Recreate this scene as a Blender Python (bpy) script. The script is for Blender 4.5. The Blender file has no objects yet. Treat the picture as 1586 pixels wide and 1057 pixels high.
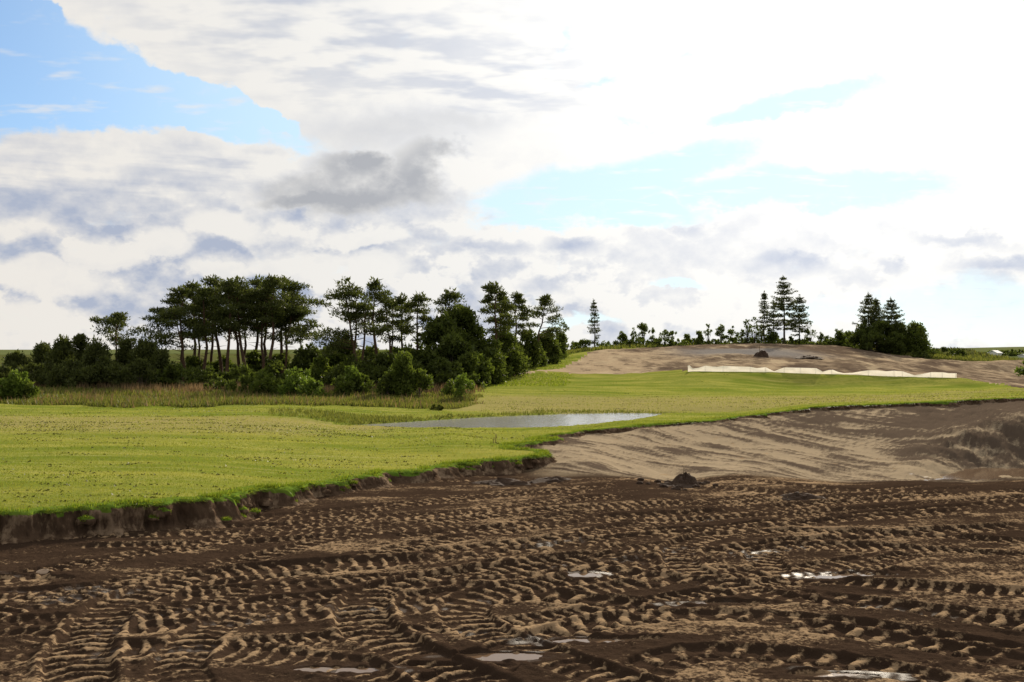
import bpy, math, random
import numpy as np
R = math.radians
S = bpy.context.scene
COL = S.collection
# ------------------------------------------------------------------ camera
F = 1542.0; CX = 793.0; HY = 543.0; CH = 4.0        # focal length and horizon in photo pixels, eye height in metres
cam = bpy.data.cameras.new('camera'); camo = bpy.data.objects.new('camera', cam); COL.objects.link(camo)
cam.sensor_width = 36.0; cam.lens = 36.0 * F / 1586.0; cam.clip_end = 6000.0; cam.clip_start = 0.1
cam.shift_y = (HY - 528.5) / 1586.0
camo.location = (0, 0, CH); camo.rotation_euler = (R(90), 0, 0)
S.camera = camo
# ------------------------------------------------------------------ sun and sky
SUN_AZ, SUN_EL = 19.0, 23.0                           # degrees right of +Y, degrees up
sd = np.array([math.sin(R(SUN_AZ)) * math.cos(R(SUN_EL)), math.cos(R(SUN_AZ)) * math.cos(R(SUN_EL)), math.sin(R(SUN_EL))])
sun = bpy.data.lights.new('sun', 'SUN'); suno = bpy.data.objects.new('sun', sun); COL.objects.link(suno)
sun.energy = 5.0; sun.angle = R(0.6); sun.color = (1.0, 0.88, 0.70)
suno.rotation_euler = (R(90 - SUN_EL), 0, R(180 - SUN_AZ)); suno.location = (40, 40, 60)
S.view_settings.view_transform = 'Standard'; S.view_settings.look = 'None'
S.view_settings.exposure = 0.3; S.view_settings.gamma = 1.0; S.view_settings.use_curve_mapping = False

class V:
    """tiny wrapper that turns arithmetic into shader nodes"""
    nt = None
    def __init__(s, x): s.x = x
    @staticmethod
    def m(op, *a, clamp=False):
        n = V.nt.nodes.new('ShaderNodeMath'); n.operation = op; n.use_clamp = clamp
        for i, v in enumerate(a):
            if isinstance(v, V): V.nt.links.new(v.x, n.inputs[i])
            else: n.inputs[i].default_value = v
        return V(n.outputs[0])
    def __add__(s, o): return V.m('ADD', s, o)
    __radd__ = __add__
    def __sub__(s, o): return V.m('SUBTRACT', s, o)
    def __rsub__(s, o): return V.m('SUBTRACT', o, s)
    def __mul__(s, o): return V.m('MULTIPLY', s, o)
    __rmul__ = __mul__
    def __truediv__(s, o): return V.m('DIVIDE', s, o)
def vmax(a, b): return V.m('MAXIMUM', a, b)
def vmin(a, b): return V.m('MINIMUM', a, b)
def sstep(v, a, b, lo=0.0, hi=1.0):
    n = V.nt.nodes.new('ShaderNodeMapRange'); n.interpolation_type = 'SMOOTHSTEP'
    V.nt.links.new(v.x, n.inputs[0]); n.inputs[1].default_value = a; n.inputs[2].default_value = b
    n.inputs[3].default_value = lo; n.inputs[4].default_value = hi
    return V(n.outputs[0])
def comb(x, y, z):
    n = V.nt.nodes.new('ShaderNodeCombineXYZ')
    for i, v in enumerate((x, y, z)):
        if isinstance(v, V): V.nt.links.new(v.x, n.inputs[i])
        else: n.inputs[i].default_value = v
    return V(n.outputs[0])
def noise(vec, scale, detail=6.0, rough=0.55, dist=0.0, lac=2.0):
    n = V.nt.nodes.new('ShaderNodeTexNoise'); n.inputs['Scale'].default_value = scale
    n.inputs['Detail'].default_value = detail; n.inputs['Roughness'].default_value = rough
    n.inputs['Distortion'].default_value = dist; n.inputs['Lacunarity'].default_value = lac
    V.nt.links.new(vec.x, n.inputs['Vector'])
    return V(n.outputs['Fac'])
def mixc(f, a, b):
    n = V.nt.nodes.new('ShaderNodeMix'); n.data_type = 'RGBA'
    if isinstance(f, V): V.nt.links.new(f.x, n.inputs[0])
    else: n.inputs[0].default_value = f
    for i, c in ((6, a), (7, b)):
        if isinstance(c, V): V.nt.links.new(c.x, n.inputs[i])
        else: n.inputs[i].default_value = (*c, 1.0)
    return V(n.outputs[2])
def vecop(op, a, b):
    n = V.nt.nodes.new('ShaderNodeVectorMath'); n.operation = op
    for i, v in enumerate((a, b)):
        if isinstance(v, V): V.nt.links.new(v.x, n.inputs[i])
        elif isinstance(v, (int, float)): n.inputs['Scale'].default_value = v
        else: n.inputs[i].default_value = v
    return n
def sep(v):
    n = V.nt.nodes.new('ShaderNodeSeparateXYZ'); V.nt.links.new(v.x, n.inputs[0])
    return [V(o) for o in n.outputs]

def build_world():
    w = bpy.data.worlds.new('World'); S.world = w; w.use_nodes = True
    w.cycles.sampling_method = 'MANUAL'; w.cycles.sample_map_resolution = 256
    nt = w.node_tree; nt.nodes.clear(); V.nt = nt
    out = nt.nodes.new('ShaderNodeOutputWorld'); bg = nt.nodes.new('ShaderNodeBackground')
    bg.inputs['Strength'].default_value = 0.1; nt.links.new(bg.outputs[0], out.inputs[0])
    sky = nt.nodes.new('ShaderNodeTexSky'); sky.sky_type = 'NISHITA'; sky.sun_disc = False
    sky.sun_elevation = R(SUN_EL); sky.sun_rotation = R(SUN_AZ); sky.air_density = 1.0; sky.dust_density = 0.6; sky.ozone_density = 1.5
    tc = nt.nodes.new('ShaderNodeTexCoord'); d = V(tc.outputs['Generated'])
    x, y, z = sep(d)
    az = V.m('ARCTAN2', x, y); el = V.m('ARCSINE', z)
    dots = V(vecop('DOT_PRODUCT', d, tuple(sd)).outputs['Value'])
    # noises: cloud deck in a plane overhead, heaped clouds in direction space
    zz = vmax(z, 0.0) + 0.10
    q = comb(x / zz, y / zz, 0.0)
    n_deck = noise(q, 1.5, 5, 0.58)
    n_ripl = noise(comb(x / zz * 1.0, y / zz * 1.6, 3.0), 5.0, 3, 0.55)
    dv = comb(x, y, z * 1.45)
    n_heap = noise(dv, 14.0, 5, 0.58)
    n_up = noise(comb(x, y, z * 1.45 + 0.022), 14.0, 5, 0.58)
    n_big = noise(dv, 4.0, 2, 0.5)
    n_fine = noise(dv, 34.0, 5, 0.62)
    n_flat = noise(comb(x, y, z * 9.0), 5.0, 4, 0.55)
    wa = az + (n_heap - 0.5) * 0.075 + (n_fine - 0.5) * 0.02
    we = el + (n_big - 0.5) * 0.03 + (n_heap - 0.5) * 0.05 + (n_fine - 0.5) * 0.016
    sa = az + (n_big - 0.5) * 0.03 + (n_heap - 0.5) * 0.03                     # softer warp
    se = el + (n_heap - 0.5) * 0.03
    def blob(px, py, rx, ry, rot=0.0, soft=0.45, A=wa, E=we):
        a0 = math.atan((px - CX) / F); e0 = math.atan((HY - py) / F * math.cos(a0))
        c, s = math.cos(R(rot)), math.sin(R(rot))
        k = math.cos(a0)
        u = (A - a0) * (F / rx); v = (E - e0) * (F / ry)
        if rot:
            du = (A - a0); dw = (E - e0)
            u = (du * c + dw * s) * (F / rx); v = (dw * c - du * s) * (F / ry)
        r = V.m('SQRT', u * u + v * v)
        return sstep(r, 1.0 + soft, 1.0 - soft)
    def group(lst, **kw):
        g = None
        for b in lst:
            v = blob(*b, **kw)
            g = v if g is None else vmax(g, v)
        return g
    # holes where the blue shows
    blueL = group([(-60, 105, 230, 84, 0), (120, 128, 170, 62, -6), (260, 148, 150, 42, -12), (370, 168, 100, 24, -14), (-300, 110, 260, 110, 0),
                   (10, 30, 80, 34, -16), (-120, 30, 140, 40, 0)], soft=0.16)
    blueL = vmax(blueL, group([(415, 205, 80, 20, -8)], soft=0.6) * 0.75)
    blueR = group([(880, 300, 150, 40, 6), (1030, 265, 150, 34, 14), (1220, 160, 130, 18, 8), (1000, 330, 120, 22, 0), (1250, 290, 200, 30, 0)], soft=0.5) * 0.95
    blueR = vmax(blueR, group([(1075, 80, 34, 9, 5), (1125, 55, 16, 40, 20), (1000, 190, 40, 14, -30), (935, 117, 26, 6, 0), (890, 45, 10, 26, -30)], soft=0.8) * 0.55)
    blueR = vmax(blueR, group([(1510, 480, 160, 46, 0), (830, 345, 80, 12, 0), (1050, 446, 46, 7, 0), (1270, 482, 70, 18, 0), (900, 500, 60, 9, 0)], soft=0.6) * 0.8)
    front = sstep(dots, 0.35, 0.60)                                        # outside the picture the broken cover simply goes on
    gen = sstep(n_deck, 0.56, 0.66) * (1.0 - front)
    blue = vmax(vmax(blueL, blueR), gen)
    blue = sstep(blue + (n_fine - 0.5) * 1.2 + (n_deck - 0.5) * 0.6, 0.14, 0.90) * (1.0 - sstep(n_ripl, 0.54, 0.74) * 0.6)
    # grey bellies
    sa2 = az + (n_heap - 0.5) * 0.11 + (n_fine - 0.5) * 0.03; se2 = el + (n_heap - 0.5) * 0.06 + (n_big - 0.5) * 0.02 + (n_fine - 0.5) * 0.022
    grey = group([(555, 295, 130, 32, 2), (470, 305, 60, 14, 10), (645, 268, 48, 40, 0), (540, 262, 50, 24, 0)], soft=0.85, A=sa2, E=se2)
    grey = vmax(grey, group([(600, 205, 110, 36, 0), (690, 190, 90, 24, 0)], soft=0.75, A=sa2, E=se2) * 0.36)
    bank = group([(60, 305, 330, 40, 2), (-150, 260, 260, 60, 0), (330, 262, 120, 26, 0)], soft=0.7, A=sa, E=se) * sstep(n_flat, 0.36, 0.62) * 0.72
    bank = vmax(bank, group([(210, 458, 105, 40, 0), (40, 395, 70, 16, 0), (130, 345, 90, 16, 0), (330, 395, 60, 18, 0), (440, 352, 52, 28, 0), (215, 425, 70, 22, 0)], soft=0.6, A=sa2, E=se2) * 0.66)
    puff = group([(1070, 338, 30, 24, 0), (890, 380, 42, 16, 0), (1205, 418, 58, 17, 0), (1505, 360, 75, 11, 0), (1390, 405, 24, 12, 0), (760, 380, 70, 12, 0),
                  (640, 368, 70, 12, 0), (860, 440, 60, 12, 0), (1560, 400, 60, 14, 0)], soft=0.7, A=sa2, E=se2) * 0.62
    deck = group([(540, 60, 330, 85, -8), (760, 120, 160, 60, 0)], soft=0.8, A=sa, E=se) * sstep(n_ripl, 0.40, 0.64) * 0.6
    away = sstep(dots, 0.97, 0.82, 0.30, 1.0)
    low = sstep(el, R(13.0), R(3.0))
    heap = sstep(n_heap, 0.52, 0.45) * low * 0.50 * away                           # gaps between the heaped clouds
    shade = vmax(vmax(grey * 1.0, bank), vmax(vmax(puff, deck), heap))
    shade = shade + (0.5 - n_heap) * 0.45 * (0.4 + low * 0.6) + (0.5 - n_deck) * 0.25
    shade = shade - (n_heap - n_up) * 4.2 * (0.15 + low * 0.85) * away             # lit tops, darker bases
    lit = group([(70, 430, 80, 26, 0), (150, 395, 62, 20, 0), (245, 385, 36, 24, 0), (30, 505, 90, 34, 0), (345, 355, 70, 20, 0), (330, 425, 60, 16, 0), (560, 372, 60, 16, 0), (500, 420, 120, 26, 0), (900, 350, 40, 16, 0), (1060, 325, 44, 26, 0)], soft=0.22)
    shade = shade * (1.0 - lit * 0.82) - lit * 0.05
    shade = V.m('MAXIMUM', shade, 0.0)
    # brightness: thin cloud scatters forward, so it is brightest towards the sun
    near = vmax(dots, 0.0)
    glow = V.m('POWER', near, 16.0)
    side = sstep(dots, -0.4, 0.75, 0.50, 0.80)
    white = mixc(sstep(dots, 0.6, 0.95), (1.0, 0.955, 0.89), (1.0, 0.985, 0.95))
    greyc = mixc(sstep(grey, 0.1, 0.6), (0.50, 0.56, 0.70), (0.50, 0.515, 0.55))
    cl = mixc(V.m('MINIMUM', shade, 1.0), white, greyc)
    lum = side + glow * 0.45
    cloud = V(vecop('SCALE', cl, 1.0).outputs[0])
    sc = cloud.x.node; nt.links.new((lum * 8.7).x, sc.inputs['Scale'])
    bl0 = V(vecop('MULTIPLY', V(sky.outputs[0]), (0.74, 0.92, 1.14)).outputs[0])
    bl = mixc(sstep(dots, 0.70, 0.90, 0.16, 0.85), bl0, (5.7, 7.4, 8.5))                                   # thin veil over the open sky
    final = mixc(blue, cloud, bl)
    nt.links.new(final.x, bg.inputs['Color'])
build_world()

# ------------------------------------------------------------------ numpy helpers
def hash2(ix, iy, seed):
    h = (ix.astype(np.int64) * 374761393 + iy.astype(np.int64) * 668265263 + seed * 1442695041) & 0xFFFFFFFF
    h = ((h ^ (h >> 13)) * 1274126177) & 0xFFFFFFFF
    h = (h ^ (h >> 16)) & 0xFFFFFFFF
    return h / 4294967295.0 * 2.0 - 1.0
def vn(x, y, seed=0):
    x = np.asarray(x, float); y = np.asarray(y, float)
    x0 = np.floor(x); y0 = np.floor(y); fx = x - x0; fy = y - y0
    ux = fx * fx * fx * (fx * (fx * 6 - 15) + 10); uy = fy * fy * fy * (fy * (fy * 6 - 15) + 10)
    a = hash2(x0, y0, seed); b = hash2(x0 + 1, y0, seed); c = hash2(x0, y0 + 1, seed); d = hash2(x0 + 1, y0 + 1, seed)
    return (a + (b - a) * ux) * (1 - uy) + (c + (d - c) * ux) * uy
def fbm(x, y, seed=0, oct=4, gain=0.5):
    t = 0; a = 1; s = 0
    for i in range(oct):
        t = t + a * vn(x * 2 ** i + 17.3 * i, y * 2 ** i - 9.1 * i, seed + i); s += a; a *= gain
    return t / s
def ss(v, a, b):
    t = np.clip((v - a) / (b - a), 0, 1); return t * t * (3 - 2 * t)
def P(px, py, D):
    return np.array([(px - CX) / F * D, D, CH + (HY - py) / F * D])
def G(px, py, z=0.0):
    D = (CH - z) * F / (py - HY); return np.array([(px - CX) / F * D, D])

class Field:
    """smooth height field through measured points"""
    def __init__(s, pts, kx=2.2, c=0.10, smooth=0.0):
        a = np.array(pts, float)            # px, D, z
        s.u = (a[:, 0] - CX) / F * kx; s.v = np.log(a[:, 1]); s.kx = kx; s.c = c
        K = np.sqrt((s.u[:, None] - s.u) ** 2 + (s.v[:, None] - s.v) ** 2 + c * c)
        n = len(a); M = np.zeros((n + 1, n + 1)); M[:n, :n] = -K - smooth * np.eye(n); M[:n, n] = 1; M[n, :n] = 1
        sol = np.linalg.solve(M, np.append(a[:, 2], 0)); s.w = sol[:n]; s.b = sol[n]
    def __call__(s, x, y):
        x = np.asarray(x, float); y = np.maximum(np.asarray(y, float), 2.0)
        u = x / y * s.kx; v = np.log(y); r = np.full(np.shape(x), s.b)
        for i in range(len(s.w)):
            r -= s.w[i] * np.sqrt((u - s.u[i]) ** 2 + (v - s.v[i]) ** 2 + s.c ** 2)
        return r
def pts_y(lst): return [(px, D, CH + (HY - py) / F * D) for px, py, D in lst]

WATER = 0.20
HLF = Field(pts_y([
    (0, 795, 20.9), (-450, 810, 20.0), (330, 771, 23.4), (480, 753, 26.8), (600, 736, 29.8), (720, 717, 32.4), (835, 709, 33.8),
    (795, 692, 37), (850, 681, 40), (900, 668.5, 43), (985, 660, 45), (1100, 652, 47.5), (1180, 641, 51), (1260, 632, 54), (1400, 625, 57), (1586, 617, 60), (1950, 604, 62),
    (0, 718, 29.2), (-500, 718, 29), (0, 640, 52), (-500, 640, 52), (300, 641, 52), (300, 700, 33), (500, 641, 53.5), (480, 664, 44.5), (600, 684, 39), (700, 672, 43),
    (1270, 620, 64), (1270, 610, 76), (1270, 600, 86), (1270, 593, 92), (1290, 580, 97), (1400, 595, 89), (1400, 610, 74), (1480, 586, 94), (1480, 596, 87),
    (1065, 601, 84), (1065, 590, 91), (1065, 578, 97), (1180, 578.5, 97.5), (1180, 591, 91.5), (900, 625, 66), (900, 602, 82), (900, 587, 95), (1100, 622, 66), (1586, 602, 82), (1586, 610, 70),
    (870, 579, 100), (740, 591, 92), (900, 562, 115), (900, 546, 137), (1000, 562, 112), (1000, 539, 140), (1180, 561, 110), (1180, 534, 150), (1300, 536, 150),
    (1300, 562, 112), (1400, 551, 140), (1400, 571, 110), (1480, 574, 112), (1500, 563, 135), (1560, 592, 98), (1700, 590, 98), (1700, 610, 70),
    (100, 601, 78), (-400, 601, 78), (300, 592, 90), (600, 602, 80), (500, 622, 64), (650, 632, 62), (100, 622, 64), (300, 624, 62), (650, 612, 72), (740, 606, 77),
    (300, 551, 180), (0, 556, 170), (-500, 556, 170), (700, 566, 130), (800, 576, 100), (850, 561, 120), (885, 548, 140), (600, 556, 160),
    (1470, 556, 185), (1586, 562, 165), (1540, 560, 220), (1750, 560, 180), (1586, 577, 128), (1540, 574, 125)]) + [
    (560, 49.3, 0.20), (640, 48.7, 0.22), (700, 48.4, 0.22), (830, 48.8, 0.22), (920, 50.5, 0.22), (985, 52, 0.23), (1090, 56, 0.23), (600, 51.5, 0.20), (700, 54.8, 0.20), (850, 58.6, 0.20), (1000, 59.8, 0.21), (1100, 58.9, 0.22), (1150, 59, 0.36),
    (700, 51.5, -0.15), (800, 53.5, -0.30), (900, 55, -0.30), (1000, 56.5, -0.12), (850, 52, -0.2),
    (650, 46.5, 0.23), (800, 46.8, 0.24), (560, 47, 0.24), (900, 48.2, 0.24), (730, 45, 0.29), (850, 45.5, 0.33), (560, 55, 0.42), (700, 58, 0.36), (850, 62, 0.36), (1000, 63, 0.38), (1100, 62, 0.46),
    (1180, 185, 4.2), (1000, 180, 4.0), (900, 180, 3.7), (1350, 185, 4.0),
    (300, 420, 3.4), (900, 420, 3.2), (1300, 420, 3.0), (-400, 420, 3.4), (1586, 420, 2.6), (2000, 420, 2.6),
    (300, 1200, 4.5), (-600, 1200, 4.5), (900, 1200, 4.5), (1450, 1200, 6.2), (1586, 1200, 8.4), (2200, 1200, 10), (300, 2400, 6), (1500, 2400, 8)])
PN = [(540, 49.6), (600, 49.0), (700, 48.7), (830, 49.0), (900, 50.4), (960, 53.0), (1000, 56.0), (1030, 58.8)]
PF = [(540, 50.4), (600, 51.8), (700, 55.0), (800, 57.8), (870, 59.3), (960, 60.2), (1000, 60.1), (1030, 59.4)]
FP = [(1065, 96.8), (1120, 96.9), (1180, 97.0), (1240, 96.8), (1290, 96.5), (1350, 95.8), (1400, 95), (1440, 94.3), (1482, 93.6)]
FB = [(1065, 575.5), (1120, 575.5), (1200, 577), (1290, 579.5), (1350, 582), (1400, 583.5), (1482, 586)]
def pond_e(x, y):
    px = x / y * F + CX; n = np.interp(px, *zip(*PN)); f = np.interp(px, *zip(*PF)); c = (n + f) / 2; hw = (f - n) / 2
    return np.abs(y - c) / hw + np.clip(535 - px, 0, 1e5) / 30 + np.clip(px - 1030, 0, 1e5) / 40 + 0.10 * fbm(x / 1.6, y / 1.6, 201, 3)
def HL(x, y):
    z = HLF(x, y)
    # old spoil heaps beyond the right end of the bare hill, and a low ridge in front of them
    def bump(px, D, rx, ry, h):
        cx = (px - CX) / F * D; return h * np.exp(-(((x - cx) / rx) ** 2 + ((y - D) / ry) ** 2))
    z = z + bump(1482, 178, 5.5, 9, 1.9) + bump(1530, 186, 5, 8, 1.0) + bump(1604, 127, 8, 5, 1.7)
    pf = x / y * F + CX; fd = 95.9 - np.clip(pf - 1290, 0, 400) * 0.0135
    z = z - 0.42 * ss(fd - y, -0.3, 3.2) * ss(fd - y, 16, 4) * ss(pf, 1090, 1230) * ss(pf, 1560, 1500)
    Df = np.interp(pf, *zip(*FP)); zf = CH + (HY - np.interp(pf, *zip(*FB))) / F * Df
    z = z + (zf - z) * np.exp(-np.where(y > Df, (y - Df) / 6.0, (y - Df) / 1.8) ** 2) * ss(pf, 1040, 1075) * ss(pf, 1510, 1485)
    lawnw = np.clip((y - 15) / 5, 0, 1)
    e = pond_e(x, y)
    z = np.where(e < 1, np.minimum(z, WATER - 0.02 - 0.35 * (1 - e)), np.maximum(z, WATER + 0.02 + 0.10 * np.clip(e - 1, 0, 1)))
    return z + 0.03 * vn(x / 2.3, y / 2.3, 5) * lawnw * np.clip(e - 1, 0, 1) + 0.012 * vn(x / 0.7, y / 0.7, 6) * np.clip(1.6 - y / 80, 0, 1)

HMF = Field(pts_y([
    (-400, 850, 19.9), (0, 838, 20.9), (330, 809, 23.2), (480, 769, 26.9), (600, 746, 29.9), (720, 732, 32.5), (835, 724, 33.7),
    (930, 735, 31.6), (900, 715, 34), (850, 697, 37.5), (870, 686, 39.8), (905, 674, 42.8),
    (950, 720, 34.3), (950, 692, 39.5), (985, 666, 44.4), (1060, 744, 31.5), (1100, 722, 35.3), (1100, 692, 41), (1100, 657, 47),
    (1260, 743, 33.5), (1260, 718, 38), (1260, 690, 43.3), (1260, 660, 49), (1260, 637, 53.6), (1180, 646, 50.5),
    (1400, 742, 35), (1400, 702, 41), (1400, 662, 48), (1400, 631, 56.5), (1470, 722, 38.3), (1500, 661, 44.5), (1500, 630, 57.5),
    (1500, 676, 42.3), (1586, 668, 42.5), (1586, 622, 59.5), (1950, 660, 44), (1950, 610, 61)]) + [
    (1480, 36.5, -0.66), (1560, 36.5, -0.66), (1660, 36.8, -0.66), (1560, 39.3, -0.55), (1660, 39.6, -0.55), (1950, 37, -0.6), (1420, 34.6, -0.52), (1560, 34.5, -0.5), (1500, 40.3, -0.35), (1586, 40.8, -0.2),
    (-500, 8, 0), (300, 8, 0), (793, 8, 0), (1300, 8, 0), (2100, 8, 0), (200, 15, 0), (800, 16, 0), (1400, 16, 0), (-400, 15, 0), (2000, 16, 0),
    (400, 19, 0), (1100, 21, 0.02), (700, 22, 0.03), (1586, 23, 0), (1100, 27, 0.05), (850, 28, 0.06), (1000, 29.8, 0.08), (1250, 29.5, 0.05), (1420, 29.8, 0.03), (1600, 30.3, 0.04), (1950, 30, 0.0),
    (1100, 31.0, 0.03), (1250, 31.2, -0.05), (1420, 31.6, -0.15), (1600, 32.2, -0.2), (150, 20, 0.0), (600, 26.5, 0.05)])
def HM0(x, y):
    return HMF(x, y)

def mesh(name, v, f, mat, parent=None, attrs=None, smooth=True, kind=None, link=True):
    v = np.asarray(v, np.float32); f = np.asarray(f, np.int32)
    me = bpy.data.meshes.new(name); k = f.shape[1]
    me.vertices.add(len(v)); me.vertices.foreach_set('co', v.ravel())
    me.loops.add(f.size); me.loops.foreach_set('vertex_index', f.ravel())
    me.polygons.add(len(f)); me.polygons.foreach_set('loop_start', np.arange(0, f.size, k, dtype=np.int32))
    if smooth: me.polygons.foreach_set('use_smooth', np.ones(len(f), bool))
    for an, av in (attrs or {}).items():
        a = me.attributes.new(an, 'FLOAT', 'POINT'); a.data.foreach_set('value', np.asarray(av, np.float32))
    me.update(calc_edges=True); me.validate()
    if mat: me.materials.append(mat)
    o = bpy.data.objects.new(name, me); COL.objects.link(o)
    if parent: o.parent = parent
    if kind: o['kind'] = kind
    return o
def thing(name, loc, label, cat, group=None):
    o = bpy.data.objects.new(name, None); COL.objects.link(o); o.location = loc; o.empty_display_size = 0.3
    return tag(o, label, cat, group)
def tag(o, label, cat, group=None):
    o['label'] = label; o['category'] = cat
    if group: o['group'] = group
    return o
def gridf(nr, nc):
    i = np.arange((nr - 1) * (nc - 1)); r = i // (nc - 1); c = i % (nc - 1); a = r * nc + c
    return np.stack([a, a + 1, a + nc + 1, a + nc], 1)
def compact(v, f, attrs=None):
    used = np.zeros(len(v), bool); used[f.ravel()] = True
    idx = np.cumsum(used) - 1
    return v[used], idx[f], {k: a[used] for k, a in (attrs or {}).items()}
def inpoly(x, y, poly):
    r = np.zeros(np.shape(x), bool); n = len(poly)
    for i in range(n):
        x0, y0 = poly[i]; x1, y1 = poly[(i + 1) % n]
        if y0 == y1: continue
        c = ((y0 > y) != (y1 > y)) & (x < (x1 - x0) * (y - y0) / (y1 - y0) + x0); r ^= c
    return r

# ------------------------------------------------------------------ materials
def mat(name):
    m = bpy.data.materials.new(name); m.use_nodes = True; nt = m.node_tree; nt.nodes.clear(); V.nt = nt
    out = nt.nodes.new('ShaderNodeOutputMaterial'); return m, nt, out
def attr(n):
    a = V.nt.nodes.new('ShaderNodeAttribute'); a.attribute_name = n; return V(a.outputs['Fac'])
def pos():
    g = V.nt.nodes.new('ShaderNodeNewGeometry'); return V(g.outputs['Position'])
def stretch(p, sx, sy, sz, rz=0.0):
    n = V.nt.nodes.new('ShaderNodeMapping'); n.inputs['Scale'].default_value = (sx, sy, sz); n.inputs['Rotation'].default_value = (0, 0, rz)
    V.nt.links.new(p.x, n.inputs[0]); return V(n.outputs[0])
def princ(nt, out, col, rough, spec=0.5, bump=None, bstr=0.3, bdist=0.02):
    b = nt.nodes.new('ShaderNodeBsdfPrincipled')
    for s, v in (('Base Color', col), ('Roughness', rough), ('Specular IOR Level', spec)):
        if isinstance(v, V): nt.links.new(v.x, b.inputs[s])
        elif isinstance(v, tuple): b.inputs[s].default_value = (*v, 1)
        else: b.inputs[s].default_value = v
    if bump is not None:
        bn = nt.nodes.new('ShaderNodeBump'); bn.inputs['Strength'].default_value = bstr; bn.inputs['Distance'].default_value = bdist
        nt.links.new(bump.x, bn.inputs['Height']); nt.links.new(bn.outputs[0], b.inputs['Normal'])
    nt.links.new(b.outputs[0], out.inputs[0]); return b
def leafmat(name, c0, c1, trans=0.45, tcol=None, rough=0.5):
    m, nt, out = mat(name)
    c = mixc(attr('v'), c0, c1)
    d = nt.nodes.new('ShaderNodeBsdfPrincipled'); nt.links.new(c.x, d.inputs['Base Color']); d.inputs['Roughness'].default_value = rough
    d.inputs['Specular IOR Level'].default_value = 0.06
    t = nt.nodes.new('ShaderNodeBsdfTranslucent')
    tcm = V(vecop('MULTIPLY', c, tcol or (1.25, 1.3, 0.6)).outputs[0]); nt.links.new(tcm.x, t.inputs[0])
    mx = nt.nodes.new('ShaderNodeMixShader'); mx.inputs[0].default_value = trans
    nt.links.new(d.outputs[0], mx.inputs[1]); nt.links.new(t.outputs[0], mx.inputs[2]); nt.links.new(mx.outputs[0], out.inputs[0])
    return m
M_BLADE = leafmat('lawn_blades', (0.145, 0.185, 0.028), (0.27, 0.268, 0.068), 0.55, (1.25, 1.2, 0.6))
M_LUSH = leafmat('lush_blades', (0.10, 0.145, 0.020), (0.22, 0.25, 0.045), 0.5, (1.2, 1.25, 0.5))
M_DRY = leafmat('dry_stems', (0.12, 0.085, 0.045), (0.27, 0.20, 0.115), 0.35, (1.2, 1.05, 0.8))
M_ROUGH = leafmat('rough_grass', (0.075, 0.10, 0.025), (0.19, 0.195, 0.06), 0.45, (1.2, 1.15, 0.6))
M_CLIP = leafmat('mown_clippings', (0.05, 0.055, 0.018), (0.12, 0.12, 0.04), 0.2)
M_PINE = leafmat('pine_needles', (0.042, 0.055, 0.020), (0.11, 0.125, 0.042), 0.34)
M_SPRUCE = leafmat('spruce_needles', (0.044, 0.056, 0.025), (0.10, 0.115, 0.046), 0.30)
M_DARK = leafmat('dark_leaves', (0.045, 0.064, 0.018), (0.115, 0.14, 0.038), 0.40)
M_MID = leafmat('mid_leaves', (0.06, 0.09, 0.02), (0.14, 0.17, 0.042), 0.42)
M_LIGHT = leafmat('light_leaves', (0.075, 0.12, 0.022), (0.16, 0.21, 0.05), 0.42)

def barkmat(name, c0, c1):
    m, nt, out = mat(name); p = pos(); n = noise(stretch(p, 6, 6, 1.5), 1.0, 5, 0.6)
    princ(nt, out, mixc(n, c0, c1), 0.9, 0.2, n, 0.5, 0.03); return m
M_BARK = barkmat('pine_bark', (0.05, 0.034, 0.024), (0.16, 0.095, 0.06))
M_BARK2 = barkmat('grey_bark', (0.04, 0.034, 0.028), (0.11, 0.09, 0.07))
M_WOOD = barkmat('weathered_stake', (0.12, 0.08, 0.045), (0.25, 0.18, 0.11))

def mudmat():
    m, nt, out = mat('churned_mud'); p = pos()
    soil = attr('soil'); sand = attr('sand'); wet = attr('wet')
    n1 = noise(p, 2.2, 7, 0.62); n2 = noise(p, 14.0, 6, 0.65); n3 = noise(stretch(p, 1.0, 2.4, 1.0), 0.5, 5, 0.6)
    k = sstep(soil + (n2 - 0.5) * 1.3 + (n1 - 0.5) * 0.7, 0.34, 0.66)
    tan = mixc(n3, (0.25, 0.168, 0.098), (0.36, 0.255, 0.155))
    dark = mixc(n1, (0.026, 0.017, 0.012), (0.062, 0.040, 0.027))
    mud = mixc(k, tan, dark)
    s1 = attr('streak'); ks = sstep(s1 + (n2 - 0.5) * 0.9 + (n1 - 0.5) * 0.4, 0.35, 0.85)
    sandc = mixc(n3, (0.37, 0.295, 0.20), (0.28, 0.222, 0.152)); sandc = mixc(sstep(n1, 0.6, 0.72) * 0.5, sandc, (0.32, 0.19, 0.08))
    sandc = mixc(ks, sandc, (0.10, 0.075, 0.056))
    c = mixc(sand, mud, sandc)
    rough = sstep(wet + (n1 - 0.5) * 0.5, 0.35, 1.0, 0.9, 0.45)
    sp = sstep(wet + (n1 - 0.5) * 0.7, 0.55, 1.2, 0.0, 0.32); n4 = noise(p, 45.0, 4, 0.65)
    princ(nt, out, c, rough, sp, n2 * 0.7 + n4 * 0.3, 0.9, 0.05); return m
M_MUD = mudmat()

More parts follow.
